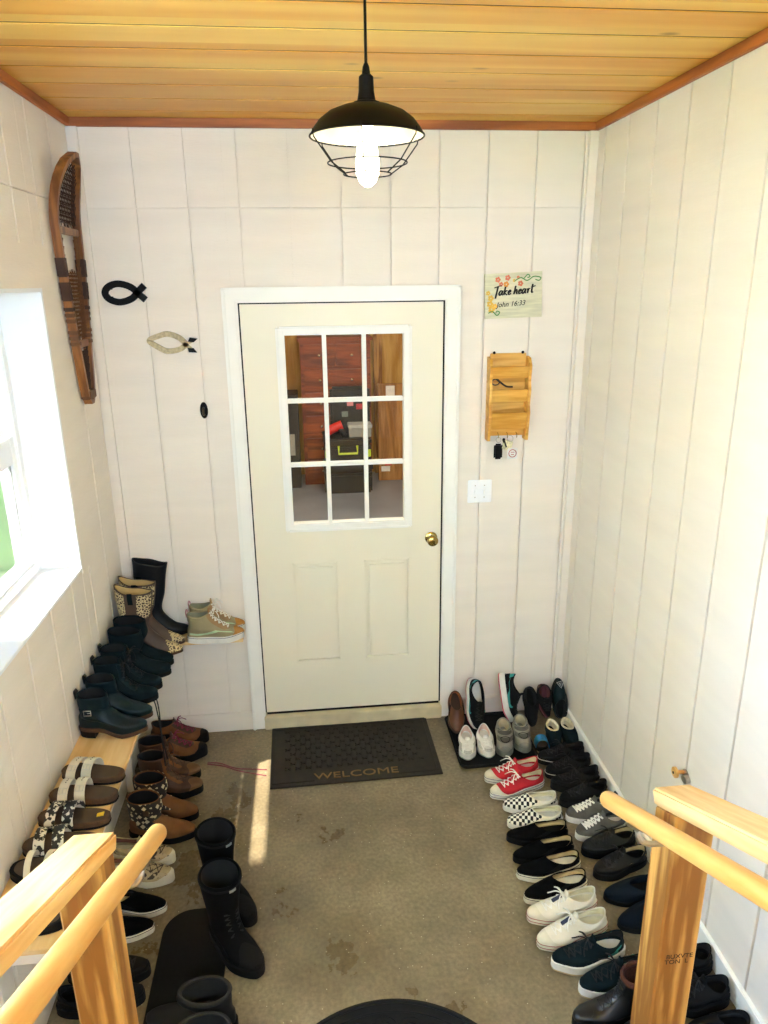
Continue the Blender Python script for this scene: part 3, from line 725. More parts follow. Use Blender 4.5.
# wall peg
t = thing('wall_peg', 'round wooden peg on a metal bracket on the right wall', 'peg', (XR, -1.29, .53))
b = MB(); b.tube([(-.001, 0, 0), (-.004, 0, 0)], .022, 18); b.tube([(-.004, -.02, -.0), (-.02, -.022, -.002)], .016, 14); b.build('bracket', STEEL, t)
b = MB(); b.tube([(-.003, .012, .004), (-.028, .012, .006)], .007, 10); b.tube([(-.028, .012, .006), (-.032, .012, .006), (-.040, .012, .006), (-.043, .012, .006)], [.012, .02, .02, .015], 18); b.build('knob', RAILW, t)
b = MB(); b.tube([(-.0425, .012, .006), (-.0445, .012, .006)], .005, 10); b.build('screw', BLACKM, t)

# ------------------------------------------------------------------ the garage seen through the door glass
GY = 5.25
b = MB(); b.box(-.80, 3.2, .1, GY+.1, -.1, 0.03); struct('floor_garage', b, mat('garage_concrete', '83868a', .35, var=.2, scale=2), smooth=0)
OSB = wood('garage_plywood', 'b98634', 'dcae5a', 'z', 4, .6)
b = MB(); b.box(-.80, 3.2, GY, GY+.1, 0, 2.7); struct('wall_garage_back', b, OSB, smooth=0)
b = MB(); b.box(-.858, -.80, .1, GY+.1, -.1, 2.8); struct('wall_garage_left', b, OSB, smooth=0)
b = MB(); b.box(3.2, 3.3, .1, GY+.1, 0, 2.7); struct('wall_garage_right', b, OSB, smooth=0)
b = MB(); b.box(-.80, 3.3, .1, GY+.1, 2.7, 2.8); struct('ceiling_garage', b, OSB, smooth=0)
b = MB(); b.box(XR+.1, 3.2, .1, .2, 0, 2.7); struct('wall_garage_front', b, OSB, smooth=0)
b = MB(); b.box(1.06, 1.16, GY-.06, GY, .03, 2.7, .003); struct('trim_10', b, PINEZ)
b = MB(); b.box(-.36, -.25, GY-.06, GY, .03, 2.7, .003); struct('trim_11', b, PINEZ)
CHER = wood('cherry_dresser', '64280f', '98481c', 'x', 6, .4, knots=False)
t = thing('dresser', 'tall reddish wooden dresser seen through the door glass', 'dresser', (.60, 4.97, .03))
b = MB(); b.box(-.385, .385, -.22, .22, 0, 1.61, .004); b.box(-.41, .41, -.25, .23, 1.61, 1.65, .006); b.build('carcass', CHER, t)
def drawer(x0, x1, z0, z1):
    b = MB(); b.box(x0, x1, -.248, -.215, z0, z1, .006); d = b.build('drawer', CHER, t)
    for x in ((x0+x1)/2,) if x1-x0 < .5 else (x0+.17, x1-.17):
        k = MB(); k.sphere((x, -.262, (z0+z1)/2), .020, (1, 1, 1), 12, 8); k.build('knob', mat('nickel', 'd8d4cc', .25, 1.), d)
drawer(-.345, -.01, 1.34, 1.58); drawer(.01, .345, 1.34, 1.58)
for k in range(5): drawer(-.345, .345,   .06+.255*k, .06+.255*k+.228)
CASE = mat('tool_case_black', '16191a', .45, var=.15); LIME = mat('lime_plastic', 'c3d83a', .4)
def case(label, x, y, z, w, d, h, handle):
    t = thing('tool_case', label, 'tool case', (x, y, z), 'stack of tool cases in the garage')
    b = MB(); b.box(-w/2, w/2, -d/2, d/2, 0, h*.72, .02); b.box(-w/2+.03, w/2-.03, -d/2-.008, d/2, .03, h*.62, .01); b.build('body', CASE, t)
    b = MB(); b.box(-w/2-.01, w/2+.01, -d/2-.01, d/2+.01, h*.72, h, .02); b.build('lid', CASE, t)
    for s in (-1, 1):
        b = MB(); b.box(s*(w/2-.02)-.018, s*(w/2-.02)+.018, -d/2-.02, -d/2-.008, h*.25, h*.55, .004); b.build('latch', LIME if handle else CASE, t)
    if handle:
        b = MB(); b.tube([(-.1, -d/2-.01, h*.72), (-.1, -d/2-.04, h*.42), (.1, -d/2-.04, h*.42), (.1, -d/2-.01, h*.72)], .013, 8); b.build('handle', LIME, t)
case('big black tool case at the bottom of the garage stack', .69, 4.50, .03, .52, .36, .34, False)
case('black tool case with lime green handle on top of the bigger case', .69, 4.50, .371, .50, .34, .27, True)
t = thing('power_tool', 'red and black power tool on the tool cases in the garage', 'tool', (.56, 4.46, .65))
RED = mat('tool_red', 'd2241c', .4); GREYP = mat('grey_plastic', '8d8f88', .5)
b = MB(); b.tube(bez([(-.08, 0, .05), (0, 0, .09), (.08, 0, .12)]), [.05]*17, 12); b.build('motor_housing', RED, t)
b = MB(); b.tube(bez([(.02, 0, .1), (.08, -.02, .05), (.1, -.02, .0)]), .03, 10); b.tube([(-.08, 0, .05), (-.14, 0, .03)], .02, 10); b.build('grip', CASE, t)
t = thing('storage_box', 'small grey box on the tool cases in the garage', 'box', (.83, 4.47, .643))
b = MB(); b.box(-.12, .12, -.1, .1, 0, .1, .006); b.build('body', GREYP, t)
b = MB(); b.box(-.13, .13, -.11, .11, .1, .135, .006); b.build('lid', mat('light_grey_plastic', 'b5b5ac', .5), t)
t = thing('tool_case', 'dark carry case standing on the upper tool case against the dresser', 'tool case', (.74, 4.63, .643))
b = MB(); b.box(-.22, .22, -.04, .04, 0, .52, .03); b.build('body', CASE, t)
for x, z, c in ((.0, .34, 'e08a90'), (.1, .3, 'b9363a'), (-.06, .22, '6a7a76')):
    b = MB(); b.box(x-.035, x+.035, -.046, -.04, z-.03, z+.03, .002); b.build('sticker', mat('sticker_'+c, c, .5), t)
t = thing('plywood_sheet', 'brown panel with paper labels leaning in the garage at right', 'panel', (1.27, 4.85, .03))
b = MB(); b.box(-.20, .34, -.03, .03, 0, 1.12, .004); b.build('panel', wood('panel_brown', '8a5a24', 'b98243', 'z', 5, .6), t)
for x, z, w, h in ((-.06, 1.03, .05, .07), (.17, .80, .05, .06), (.2, .5, .03, .05), (-.12, .14, .05, .03)):
    b = MB(); b.box(x-w, x+w, -.033, -.03, z-h, z+h); b.build('paper_label', mat('paper', 'e9e4da', .8), t, 0)
b = MB(); b.box(-.13, -.05, -.033, -.03, .18, .26); b.build('red_label', RED, t, 0)
t = thing('plywood_cabinet', 'dark tall cabinet left of the dresser in the garage', 'cabinet', (.02, 4.85, .03))
b = MB(); b.box(-.28, .15, -.22, .22, 0, 1.05, .006); b.build('body', mat('dark_cabinet', '1b1d1c', .5), t)
b = MB(); b.box(-.02, .10, -.226, -.22, .38, .62); b.build('paper_label', mat('paper_grey', '9d9a90', .8), t, 0)
gl = bpy.data.lights.new('garage_fill_light', 'AREA'); gl.shape = 'RECTANGLE'; gl.size = 1.6; gl.size_y = .4; gl.energy = GARAGE_POWER; gl.color = (1, .96, .90)  # added area light that brightens the garage, no visible fitting
go = bpy.data.objects.new('garage_fill_light', gl); COL.objects.link(go); go.location = (.9, 2.2, 2.66)
# ------------------------------------------------------------------ footwear
def interp(x, pts):
    if x <= pts[0][0]: return pts[0][1]
    for (a, p), (c, q) in zip(pts, pts[1:]):
        if x <= c: return p+(q-p)*(x-a)/(c-a)
    return pts[-1][1]
def sst(a, b, x):
    t = min(1, max(0, (x-a)/(b-a))); return t*t*(3-2*t)
class Last:
    """a foot shape: outline of the sole plus a surface S(a, v): a = angle round the foot (0 toe, pi heel), v = 0 sole edge .. 1 collar"""
    WP = [(0, .78), (.15, .80), (.40, .74), (.68, 1.0), (.85, .93), (1, .74)]
    def __init__(s, L, W, t, loops, side, lift=0., spring=.006, e=.72, wp=None):
        s.L, s.W, s.t, s.side, s.lift, s.spring, s.e = L, W, t, side, lift, spring, e
        s.wp = wp or Last.WP; s.loops = loops
    def dz(s, x):
        q = x/s.L; return s.lift*(1-sst(.32, .70, q))+s.spring*sst(.72, 1., q)
    def sh(s, x): return -s.side*.030*s.L*sst(.45, 1., x/s.L)
    def out(s, a, k=1., grow=0.):
        c, n = math.cos(a), math.sin(a)
        x = s.L*(.5+.5*c*k)+grow*c
        y = (1 if n >= 0 else -1)*abs(n)**s.e*(s.W*interp(.5+.5*c, s.wp)*k+grow)
        return x, y+s.sh(x)
    def loop(s, i, a):
        l = s.loops[i]
        if l[0] == 'o':
            x, y = s.out(a, l[1]); c = math.cos(a)
            z = l[2]+(l[3] if c > 0 else l[4])*c*c
        else:
            _, cx, rf, rr, w, z, zf, zr, zs = l; c, n = math.cos(a), math.sin(a)
            x = s.L*(cx+(rf if c > 0 else rr)*c); y = w*n+s.sh(x)*.8
            z = z+(zf*c*c if c > 0 else zr*c*c)+zs*n*n
        return Vector((x, y, z+s.dz(min(x, s.L))))
    def S(s, a, v):
        m = len(s.loops)-1; q = min(max(v, 0), 1)*m; i = min(int(q), m-1); t = q-i
        P = [s.loop(min(max(k, 0), m), a) for k in (i-1, i, i+1, i+2)]
        if i == 0: P[0] = P[1]*2-P[2]
        if i == m-1: P[3] = P[2]*2-P[1]
        A, B, C, D = P
        return .5*((2*B)+(C-A)*t+(2*A-5*B+4*C-D)*t*t+(3*B-A-3*C+D)*t**3)
    def Nn(s, a, v):
        h = .01
        da = s.S(a+h, v)-s.S(a-h, v); dv = s.S(a, min(v+h, 1))-s.S(a, max(v-h, 0))
        n = da.cross(dv)
        return n.normalized() if n.length > 1e-12 else Vector((0, 0, 1))
    def P(s, a, v, off=0.): return s.S(a, v)+s.Nn(a, v)*off
NA = 36
def A_n(k): return 2*PI*k/NA
def upper(last, rim=.004):
    b = MB(); rows = 5*(len(last.loops)-1)
    R = [[last.P(A_n(k), i/rows) for k in range(NA)] for i in range(rows+1)]
    R.append([last.P(A_n(k), 1., -rim*.5)+Vector((0, 0, rim*.45)) for k in range(NA)])
    R.append([last.P(A_n(k), 1., -rim) for k in range(NA)]); R.append([last.P(A_n(k), .965, -rim) for k in range(NA)])
    b.loft(R, cap0=False, cap1=False); return b
def lining(last, rim=.004, v0=.3):
    b = MB(); rows = 5*(len(last.loops)-1)
    R = [[last.P(A_n(k), v0+(.985-v0)*i/rows, -rim-.0014) for k in range(NA)] for i in range(rows+1)]
    b.loft(R, cap0=False, cap1=False); return b
def strip(last, zf, k=1., grow=0.):
    """level sheet filling the outline"""
    b = MB(); h = NA//2; vs = []
    for i in range(h+1):
        x, y = last.out(PI*i/h, k, grow); x2, y2 = last.out(-PI*i/h, k, grow)
        vs += [(x, y, zf(x)), (x, (y+y2)/2, zf(x)), (x, y2, zf(x))]
    fs = []
    for i in range(h):
        fs += [(3*i, 3*i+1, 3*i+4, 3*i+3), (3*i+1, 3*i+2, 3*i+5, 3*i+4)]
    b.add(vs, fs); return b
def sole(last, z0, z1, grow=.003, k=1., flat=False, wav=0.):
    b = MB(); h = NA//2
    def ring(g, z, top): return [(*last.out(A_n(q), k, g), z+last.dz(last.out(A_n(q), k, g)[0])) for q in range(NA)]
    rs = [ring(grow-.004, z0, 0), ring(grow, z0+.003, 0), ring(grow, z1-.002, 1), ring(grow-.003, z1, 1)]
    b.loft(rs, cap0=False, cap1=False)
    for r in (rs[0], rs[-1]):
        o = len(b.v); b.v += r
        for i in range(h):
            q = [i, i+1, (NA-i-1) % NA, (NA-i) % NA]
            q = [o+w for j, w in enumerate(q) if w not in q[:j]]
            if len(q) > 2: b.f.append(tuple(q))
    return b
def stripe_ring(last, z, grow, r=.0012):
    b = MB(); b.tube([(*last.out(A_n(q), 1., grow), z+last.dz(last.out(A_n(q), 1., grow)[0])) for q in range(NA)], r, 5, closed=True); return b
def heel_block(last, frac, z1, grow=.001):
    pts = [last.out(PI-.0+d, 1., grow) for d in [(-1+2*i/16)*1.25 for i in range(17)]]
    pts = [p for p in pts if p[0] <= frac*last.L]
    b = MB(); sc = lambda p, k: ((p[0]-frac*last.L*.5)*k+frac*last.L*.5, p[1]*k)
    b.loft([[(*sc(p, .93), 0) for p in pts], [(*sc(p, .95), .004) for p in pts], [(*p, z1) for p in pts]]); return b
def patch(last, a0, a1, v0, v1, off=.0015, na=14, nv=8, th=None):
    """raised piece of the upper; v0, v1 may be functions of t in 0..1 along a"""
    f0 = v0 if callable(v0) else (lambda t: v0); f1 = v1 if callable(v1) else (lambda t: v1)
    b = MB(); G = []
    for i in range(na+1):
        t = i/na; a = a0+(a1-a0)*t
        G.append([(a, f0(t)+(f1(t)-f0(t))*j/nv) for j in range(nv+1)])
    o = 0; W = nv+1
    b.v = [tuple(last.P(a, v, off)) for r in G for a, v in r]+[tuple(last.P(a, v, -.0012)) for r in G for a, v in r]
    n = len(G)*W
    for i in range(na):
        for j in range(nv): b.f.append((i*W+j, (i+1)*W+j, (i+1)*W+j+1, i*W+j+1))
    edge = [(i, 0) for i in range(na+1)]+[(na, j) for j in range(1, nv+1)]+[(i, nv) for i in range(na-1, -1, -1)]+[(0, j) for j in range(nv-1, 0, -1)]
    idx = [i*W+j for i, j in edge]
    for p, q in zip(idx, idx[1:]+idx[:1]): b.f.append((p, q, q+n, p+n))
    return b
def laces(last, n, v0, v1, al, r=.0019, bow=True, off=.003, al1=None, ends=None):
    b = MB(); al1 = al if al1 is None else al1
    def pt(s, i):
        q = i/(n-1); return last.P(s*(al+(al1-al)*q), v0+(v1-v0)*q, off)
    def seg(p, q, lift=.003):
        m = (p+q)/2+last.Nn(0, v0+(v1-v0)*.5)*lift; return bez([p, m, q], 3)
    for i in range(n):
        b.tube(seg(pt(1, i), pt(-1, i)), r, 5)
        if i < n-1:
            b.tube(seg(pt(1, i), pt(-1, i+1), .0045), r, 5); b.tube(seg(pt(-1, i), pt(1, i+1), .0045), r, 5)
    if bow:
        c = last.P(0, v1, off+.006)
        for s in (1, -1):
            e = .028*s
            b.tube(bez([c, c+Vector((.010, e*.7, .010)), c+Vector((.012, e*1.25, .001)), c+Vector((.002, e*.8, .004)), c], 5), r, 5)
            b.tube(bez([c, c+Vector((.018, e*.5, .004)), c+Vector((.032, e*1.0, -.010)), c+Vector((.036, e*1.4, -.022))], 5), r, 5)
    return b
def tongue(last, al, v0, ext, w=.9, lean=-.1):
    b = MB(); R = []
    for i in range(7):
        v = v0+(1-v0)*i/6; R.append([last.P(al*(q/4-1)*w, v, .0012) for q in range(9)])
    for i in range(1, 4):
        k = ext*i/3; sc = [0, .97, .88, .6][i]
        R.append([Vector((p.x+lean*k, (p.y-R[6][4].y)*sc+R[6][4].y, p.z+k)) for p in R[6]])
    R2 = [[p+Vector((-.004, 0, -.002)) for p in r] for r in R]
    W = 9; m = len(R)
    b.v = [tuple(p) for r in R for p in r]+[tuple(p) for r in R2 for p in r]; n = m*W
    for i in range(m-1):
        for j in range(W-1):
            b.f.append((i*W+j, i*W+j+1, (i+1)*W+j+1, (i+1)*W+j)); b.f.append((n+i*W+j, n+i*W+j+1, n+(i+1)*W+j+1, n+(i+1)*W+j))
    for j in range(W-1): b.f.append(((m-1)*W+j, (m-1)*W+j+1, n+(m-1)*W+j+1, n+(m-1)*W+j))
    for i in range(m-1):
        for j in (0, W-1): b.f.append((i*W+j, (i+1)*W+j, n+(i+1)*W+j, n+i*W+j))
    return b
def frame_of(toe, ang, L, z=0., pitch=0., roll=0.):
    """matrix of a shoe whose toe tip stands at toe, pointing along ang (degrees); pitch lifts the heel, roll tips it sideways"""
    a = math.radians(ang)
    return (Matrix.Translation((toe[0], toe[1], z)) @ Matrix.Rotation(a, 4, 'Z') @ Matrix.Rotation(math.radians(pitch), 4, 'Y')
            @ Matrix.Rotation(math.radians(roll), 4, 'X') @ Matrix.Translation((-L, 0, 0)))

def ring_e(cx, rf, rr, w, z, zf=0., zr=0., zs=0.): return ('e', cx, rf, rr, w, z, zf, zr, zs)
def make(spec, label, name, cat, group, side, M):
    """spec: dict describing one shoe"""
    S = spec; L, W, t = S['L'], S['W'], S['t']
    r = thing(name, label, cat, group=group, M=M)
    la = Last(L, W, t, S['loops'], side, S.get('lift', 0), S.get('spring', .006), S.get('e', .72), S.get('wp'))
    rim = S.get('rim', .004)
    upper(la, rim).build('upper', S['um'], r, 60)
    lining(la, rim).build('lining', S['lm'], r, 60)
    strip(la, lambda x: t+.004+la.dz(x), .90).build('insole', S.get('im', S['lm']), r, 60)
    g = S.get('grow', .003)
    if S.get('outm'):
        h = S.get('outt', .006)
        sole(la, 0, h, g+.0005).build('outsole', S['outm'], r); sole(la, h-.001, S.get('st', t+.008), g).build('midsole', S['sm'], r)
    else: sole(la, 0, S.get('st', t+.008), g).build('sole', S['sm'], r)
    if S.get('lift'): heel_block(la, .30, S['lift']+.004, S.get('hg', .001)).build('heel', S.get('hm', S['sm']), r)
    for z, m in S.get('rings', ()): stripe_ring(la, z, g+.0003, S.get('ringr', .0012)).build('foxing_stripe', m, r)
    if 'cap' in S:
        a, v, m = S['cap']; f = lambda q: .02+v*max(0., math.cos((q*2-1)*PI/2))**.55
        patch(la, -a, a, .0, f, .0012, 18, 6).build('toe_cap', m, r, 60)
    if 'tongue' in S:
        al, v0, ext, m = S['tongue'][:4]; tongue(la, al, v0, ext).build('tongue', m, r, 60)
    for p in S.get('patches', ()):
        nm, m, a0, a1, v0, v1, off = p
        for sg in ((1, -1) if nm[0] == '*' else (1,)):
            patch(la, a0*sg, a1*sg, v0, v1, off).build(nm.lstrip('*'), m, r, 60)
    if 'laces' in S:
        n, v0, v1, al, m = S['laces'][:5]; kw = S['laces'][5] if len(S['laces']) > 5 else {}
        laces(la, n, v0, v1, al, **kw).build('laces', m, r, 60)
    for fn in S.get('extra', ()): fn(la, r)
    return r

# loop sets (L about .28)
def low(t, throat=.095, col=.068, heel=.012, tb=.048, rf=.25, w=.032, vamp=.066):
    mz = col-.016; tb = min(tb, mz-.006)
    return [('o', .995, t, 0, 0), ('o', .975, tb, tb*.04, .010), ring_e(.36, .40, .335, .042, mz, vamp-mz-.004, .008), ring_e(.23, rf, .20, w, col, throat-col, heel, -.004)]
def mid(t, z1=.105, z2=.13, w=.036, rf=.22, tb=.05, front=.012):
    return [('o', .995, t, 0, 0), ('o', .98, tb, -.003, .014), ring_e(.36, .39, .335, .044, .075, .0, .008), ring_e(.25, .27, .215, .039, z1, .006, 0), ring_e(.22, rf, .195, w, z2, front, .006, -.006)]
def boot(t, z1=.11, z2=.16, z3=.20, w=.042, rf=.20, rr=.19, tb=.05, cx=.22, zf=0., zs=0., vamp=.07):
    return [('o', .995, t, 0, 0), ('o', .985, tb, -.004, .012), ring_e(.36, .38, .335, .045, vamp, .004, .01), ring_e(.26, .25, .225, .040, z1, .006, 0), ring_e(cx+.01, rf+.01, rr+.01, (w+.038)/2, z2), ring_e(cx, rf, rr, w, z3, zf, 0, zs)]
WHITE = mat('shoe_white', 'e9e5dc', .6, var=.08, scale=40); OFFW = mat('sole_offwhite', 'd8d0b8', .6, var=.1)
RUBW = mat('sole_white', 'ded9cf', .55, var=.1); GUM = mat('gum_sole', 'b39a72', .6, var=.1)
BLK = mat('shoe_black', '060607', .75, var=.25, bump=.3, bscale=400, spec=.25); BLKS = mat('black_suede', '070707', .95, var=.3, scale=60, spec=.1)
BLKL = mat('black_leather', '090a0b', .36, var=.2, bump=.15, bscale=120); NAVY = mat('dark_navy', '06111a', .9, spec=.2, var=.2)
TEALB = mat('dark_teal_leather', '031a1f', .45, spec=.2, var=.2, bump=.2, bscale=110); TEALS = mat('dark_teal_suede', '04171b', .85, spec=.2, var=.25)
TEAL = mat('bright_teal', '1f8f86', .5); LINB = mat('dark_lining', '0b0b0c', .9); LINT = mat('tan_lining', 'b39c6c', .85, var=.15)
LINC = mat('cream_lining', 'd3c7a0', .85, var=.1); REDC = mat('red_canvas', 'b81324', .8, var=.12, bump=.4, bscale=600)
LACEW = mat('white_laces', 'ece8de', .8); LACEB = mat('black_laces', '121212', .8); CREAMC = mat('cream_canvas', 'e4dcc8', .8, var=.08, bump=.4, bscale=600)
GREYS = mat('grey_suede', '55524c', .85, var=.2, scale=40); GREYK = mat('grey_kids', '8b8577', .7, var=.15); BRN = mat('brown_leather', '5e3417', .5, var=.25, scale=20)
BRNS = mat('brown_suede', '6d431d', .85, var=.25, scale=22); BRND = mat('dark_brown_leather', '452a16', .6, var=.25); DKS = mat('dark_sole', '090807', .75, var=.2, spec=.2)
PURL = mat('purple_laces', '7d2440', .8); BRNL = mat('brown_laces', '3c2a1c', .8); TANL = mat('tan_mule', '8f4a18', .55, var=.2); PINKW = mat('pale_pink_lining', 'dcb9a8', .8)
FLEECE = mat('cream_fleece', 'ddcfae', 1., var=.2, scale=120, bump=1., bscale=160); BRFL = mat('brown_fleece', '4a2417', 1., var=.4, scale=120, bump=1., bscale=160)
REDST = mat('red_stripe', 'a03a42', .6); NAVST = mat('navy_stripe', '2b3048', .6); SILV = mat('silver_buckle', 'cfc9bd', .3, .9)
CHK = checker('checkerboard_canvas', '0f0f0f', 'e6e1d2', 84., .3)

def tab(la, r, m=None):
    p = la.P(PI, 1., .001); b = MB(); w = .009
    b.ribbon(bez([p+Vector((-.002, 0, -.02)), p+Vector((-.005, 0, .008)), p+Vector((-.001, 0, .018)), p+Vector((.006, 0, .006))], 4), (0, .001, 1) if False else [Vector((-1, 0, .2))]*13, .018, .0015)
    b.build('pull_tab', m or BLKL, r, 60)
def label_patch(m): return lambda la, r: patch(la, -.16, .16, .78, .93, .0045, 4, 4).build('tongue_label', m, r, 60)

def converse(um, stripe, lm, L=.275, bow=True):
    return dict(L=L, W=.0455, t=.018, loops=low(.018, .092, .064, .016, .040), um=um, lm=lm, sm=OFFW if um is CREAMC else RUBW, st=.030, rings=[(.026, stripe), (.012, stripe)],
                cap=(1.12, .50, OFFW), tongue=(.42, .55, .014, um), laces=(5, .58, .96, .46, LACEW, dict(bow=bow, r=.0023)), spring=.008)
def slip(um, lm, L=.268, sm=None, vamp=None, st=.029):
    return dict(L=L, W=.043, t=.018, loops=low(.018, .080, .058, .012, .040, .33, .034, .062), um=um, lm=lm, sm=sm or OFFW, st=st, rings=[(.024, DKS)] if sm is None else [],
                patches=([('vamp', vamp, -1.05, 1.05, .10, .97, .0012)] if vamp else [])+[('*elastic_gore', DKS, 1.05, 1.30, .55, 1.0, .0012)], spring=.008)
def runner(um, lm, mid_, out, L=.285, lace=LACEB, extra=(), patches=()):
    return dict(L=L, W=.0445, t=.024, loops=low(.022, .100, .072, .018, .050), um=um, lm=lm, sm=mid_, outm=out, st=.036, spring=.014, grow=.005, tongue=(.44, .5, .016, um),
                laces=(5, .52, .95, .46, lace, dict(r=.0021)), cap=(.8, .30, um), patches=list(patches), extra=extra, wp=[(0, .86), (.15, .88), (.4, .78), (.68, 1.0), (.85, .92), (1, .70)])
def lacelow(um, lm, sm, lace, L=.28, n=5):
    return dict(L=L, W=.0455, t=.020, loops=low(.018, .092, .066, .014, .046), um=um, lm=lm, sm=sm, st=.030, tongue=(.42, .5, .014, um), laces=(n, .52, .95, .46, lace, dict(r=.0018)),
                patches=[('*eyestay', um, .40, .75, .52, .98, .0016), ('heel_counter', um, PI-.7, PI+.7, .05, .75, .0014)])
def hiker(um, lace, L=.285):
    return dict(L=L, W=.052, t=.026, loops=mid(.024, .10, .118, .037, .22, .055), um=um, lm=LINB, sm=DKS, st=.040, spring=.012, grow=.006, tongue=(.42, .45, .016, BRND), cap=(.95, .36, DKS),
                laces=(6, .46, .95, .46, lace, dict(r=.0021)), patches=[('*eyestay', BRND, .40, .72, .45, .97, .0018), ('heel_counter', BRND, PI-.75, PI+.75, .02, .5, .002)])

def pair(spec, name, cat, group, rows):
    """rows: (label, side, toe xy, heading, z, pitch, roll)"""
    for lab, side, toe, ang, *zz in rows:
        z = zz[0] if zz else 0.; pi_ = zz[1] if len(zz) > 1 else 0.; ro = zz[2] if len(zz) > 2 else 0.
        make(spec, lab, name, cat, group, side, frame_of(toe, ang, spec['L'], z, pi_, ro))

# ================================================= right side, outer row (toes to the left)
pair(converse(REDC, NAVST, LINC), 'canvas_sneaker', 'sneaker', 'red canvas sneakers',
     [('red canvas low sneaker with white toe cap, farther one by the grey shoes', 1, (1.035, -.588), -166), ('red canvas low sneaker with white laces, nearer one by the checkered shoe', -1, (1.030, -.684), -166)])
ck = slip(CREAMC, LINC, .245, RUBW, CHK, .030)
ck['patches'] = [('vamp', CHK, -1.10, 1.10, .06, .985, .0014), ('heel_patch', CHK, PI-.8, PI+.8, .15, .75, .0014)]
pair(ck, 'slip_on_shoe', 'shoe', 'checkered slip-on shoes',
     [('black and white checkered slip-on, farther one behind its mate', 1, (1.068, -.782), -176), ('black and white checkered slip-on, nearer one beside black suede shoe', -1, (1.058, -.872), -178)])
pair(slip(BLKS, LINT, .262, DKS) | dict(W=.041), 'slip_on_shoe', 'shoe', 'black suede slip-on shoes',
     [('black suede slip-on with tan lining, next to the checkered pair', 1, (1.034, -.970), -175), ('black suede slip-on with dark sole, nearer one beside white-soled slip-on', -1, (1.028, -1.068), -173)])
pair(slip(BLKS, LINT, .268), 'slip_on_shoe', 'shoe', 'black slip-on shoes with white soles, right row',
     [('black slip-on with cream sole, farther one of the right row pair', 1, (1.022, -1.168), -169), ('black slip-on with cream sole, nearer one beside white canvas sneaker', -1, (1.014, -1.268), -168)])
wc = converse(CREAMC, REDST, LINC, .28); wc['extra'] = (label_patch(NAVST),)
pair(wc, 'canvas_sneaker', 'sneaker', 'white canvas sneakers with red stripe',
     [('white canvas sneaker with red sole stripe, farther one of the pair', 1, (1.004, -1.370), -167), ('white canvas sneaker with red sole stripe, nearer one on bare concrete', -1, (1.003, -1.464), -168)])
rt = runner(TEALS, LINB, RUBW, GUM, .27, LACEB, patches=[('*teal_stripe', TEAL, 2.0, 2.35, .15, .8, .0018)])
pair(rt, 'running_shoe', 'running shoe', 'dark teal running shoes',
     [('dark teal running shoe with gum sole, farther one near white sneakers', 1, (1.030, -1.570), -168), ('dark teal running shoe with white midsole, nearer one behind the black lace boot', -1, (1.085, -1.655), -171)])
def fleece_cuff(m, h=.022):
    def f(la, r):
        b = MB(); R = []
        for k in range(9):
            q = 2*PI*k/8; R.append([la.P(A_n(i), 1., -.004+.010*math.cos(q)*.7)+Vector((0, 0, h*.5*math.sin(q))) for i in range(NA)])
        b.loft(R, cap0=False, cap1=False); b.build('fleece_cuff', m, r, 60)
    return f
fb = dict(L=.268, W=.046, t=.022, loops=boot(.02, .105, .14, .165, .046, .22, .20, .052), um=BLKL, lm=BRFL, sm=DKS, st=.034, spring=.01, grow=.005, tongue=(.4, .4, .006, BLKL),
          laces=(7, .42, .92, .40, LACEB, dict(r=.002, bow=False)), cap=(.9, .35, BLKL), extra=(fleece_cuff(BRFL),), rim=.006)
pair(fb, 'lace_boot', 'boot', 'black lace boots with brown fleece',
     [('black leather lace boot with brown fleece cuff, farther one', 1, (1.030, -1.772), -172), ('black leather lace boot with brown fleece cuff, cut by the picture edge', -1, (1.045, -1.875), -172)])
# ================================================= right side, inner row against the wall
pair(lacelow(BLK, LINB, BLK, LACEB, .240) | dict(rings=[(.028, RUBW)], ringr=.0018), 'sneaker', 'sneaker', 'black sneakers with thin white sole line',
     [('black sneaker with thin white sole line, in the row behind the fleece slippers', 1, (1.322, -.478), -170), ('black sneaker with thin white sole line, nearer one beside the red sneaker', -1, (1.322, -.574), -168)])
pair(runner(BLK, LINB, BLK, BLK, .238) | dict(W=.0425), 'running_shoe', 'running shoe', 'all-black running shoes',
     [('all-black mesh running shoe, farther one by the right wall', 1, (1.322, -.680), -168), ('all-black mesh running shoe, nearer one by the grey suede sneaker', -1, (1.322, -.780), -168)])
gs = lacelow(GREYS, LINB, RUBW, LACEW, .240, 6); gs['laces'] = (6, .50, .93, .44, LACEW, dict(r=.0032, bow=False)); gs['extra'] = (tab,)
pair(gs, 'sneaker', 'sneaker', 'grey suede sneakers with white laces',
     [('grey suede sneaker with white laces, farther one by the wall', 1, (1.322, -.880), -168), ('grey suede sneaker with white laces, nearer one by the handrail end', -1, (1.322, -.976), -167)])
bl_ = lacelow(mat('charcoal_leather', '0d0d0b', .65, var=.25, spec=.3), LINT, DKS, LACEB, .244, 5)
pair(bl_, 'walking_shoe', 'shoe', 'charcoal lace-up walking shoes',
     [('charcoal lace-up walking shoe with tan insole, farther one', 1, (1.318, -1.080), -166), ('charcoal lace-up walking shoe with loose laces, nearer one by the post', -1, (1.318, -1.186), -166)])
nv = dict(L=.242, W=.047, t=.016, loops=[('o', .995, .014, 0, 0), ('o', .98, .034, -.002, .006), ring_e(.40, .42, .36, .044, .050, -.002, .004), ring_e(.26, .34, .22, .036, .052, .012, .010, -.004)], um=NAVY, lm=NAVY, sm=DKS, st=.022)
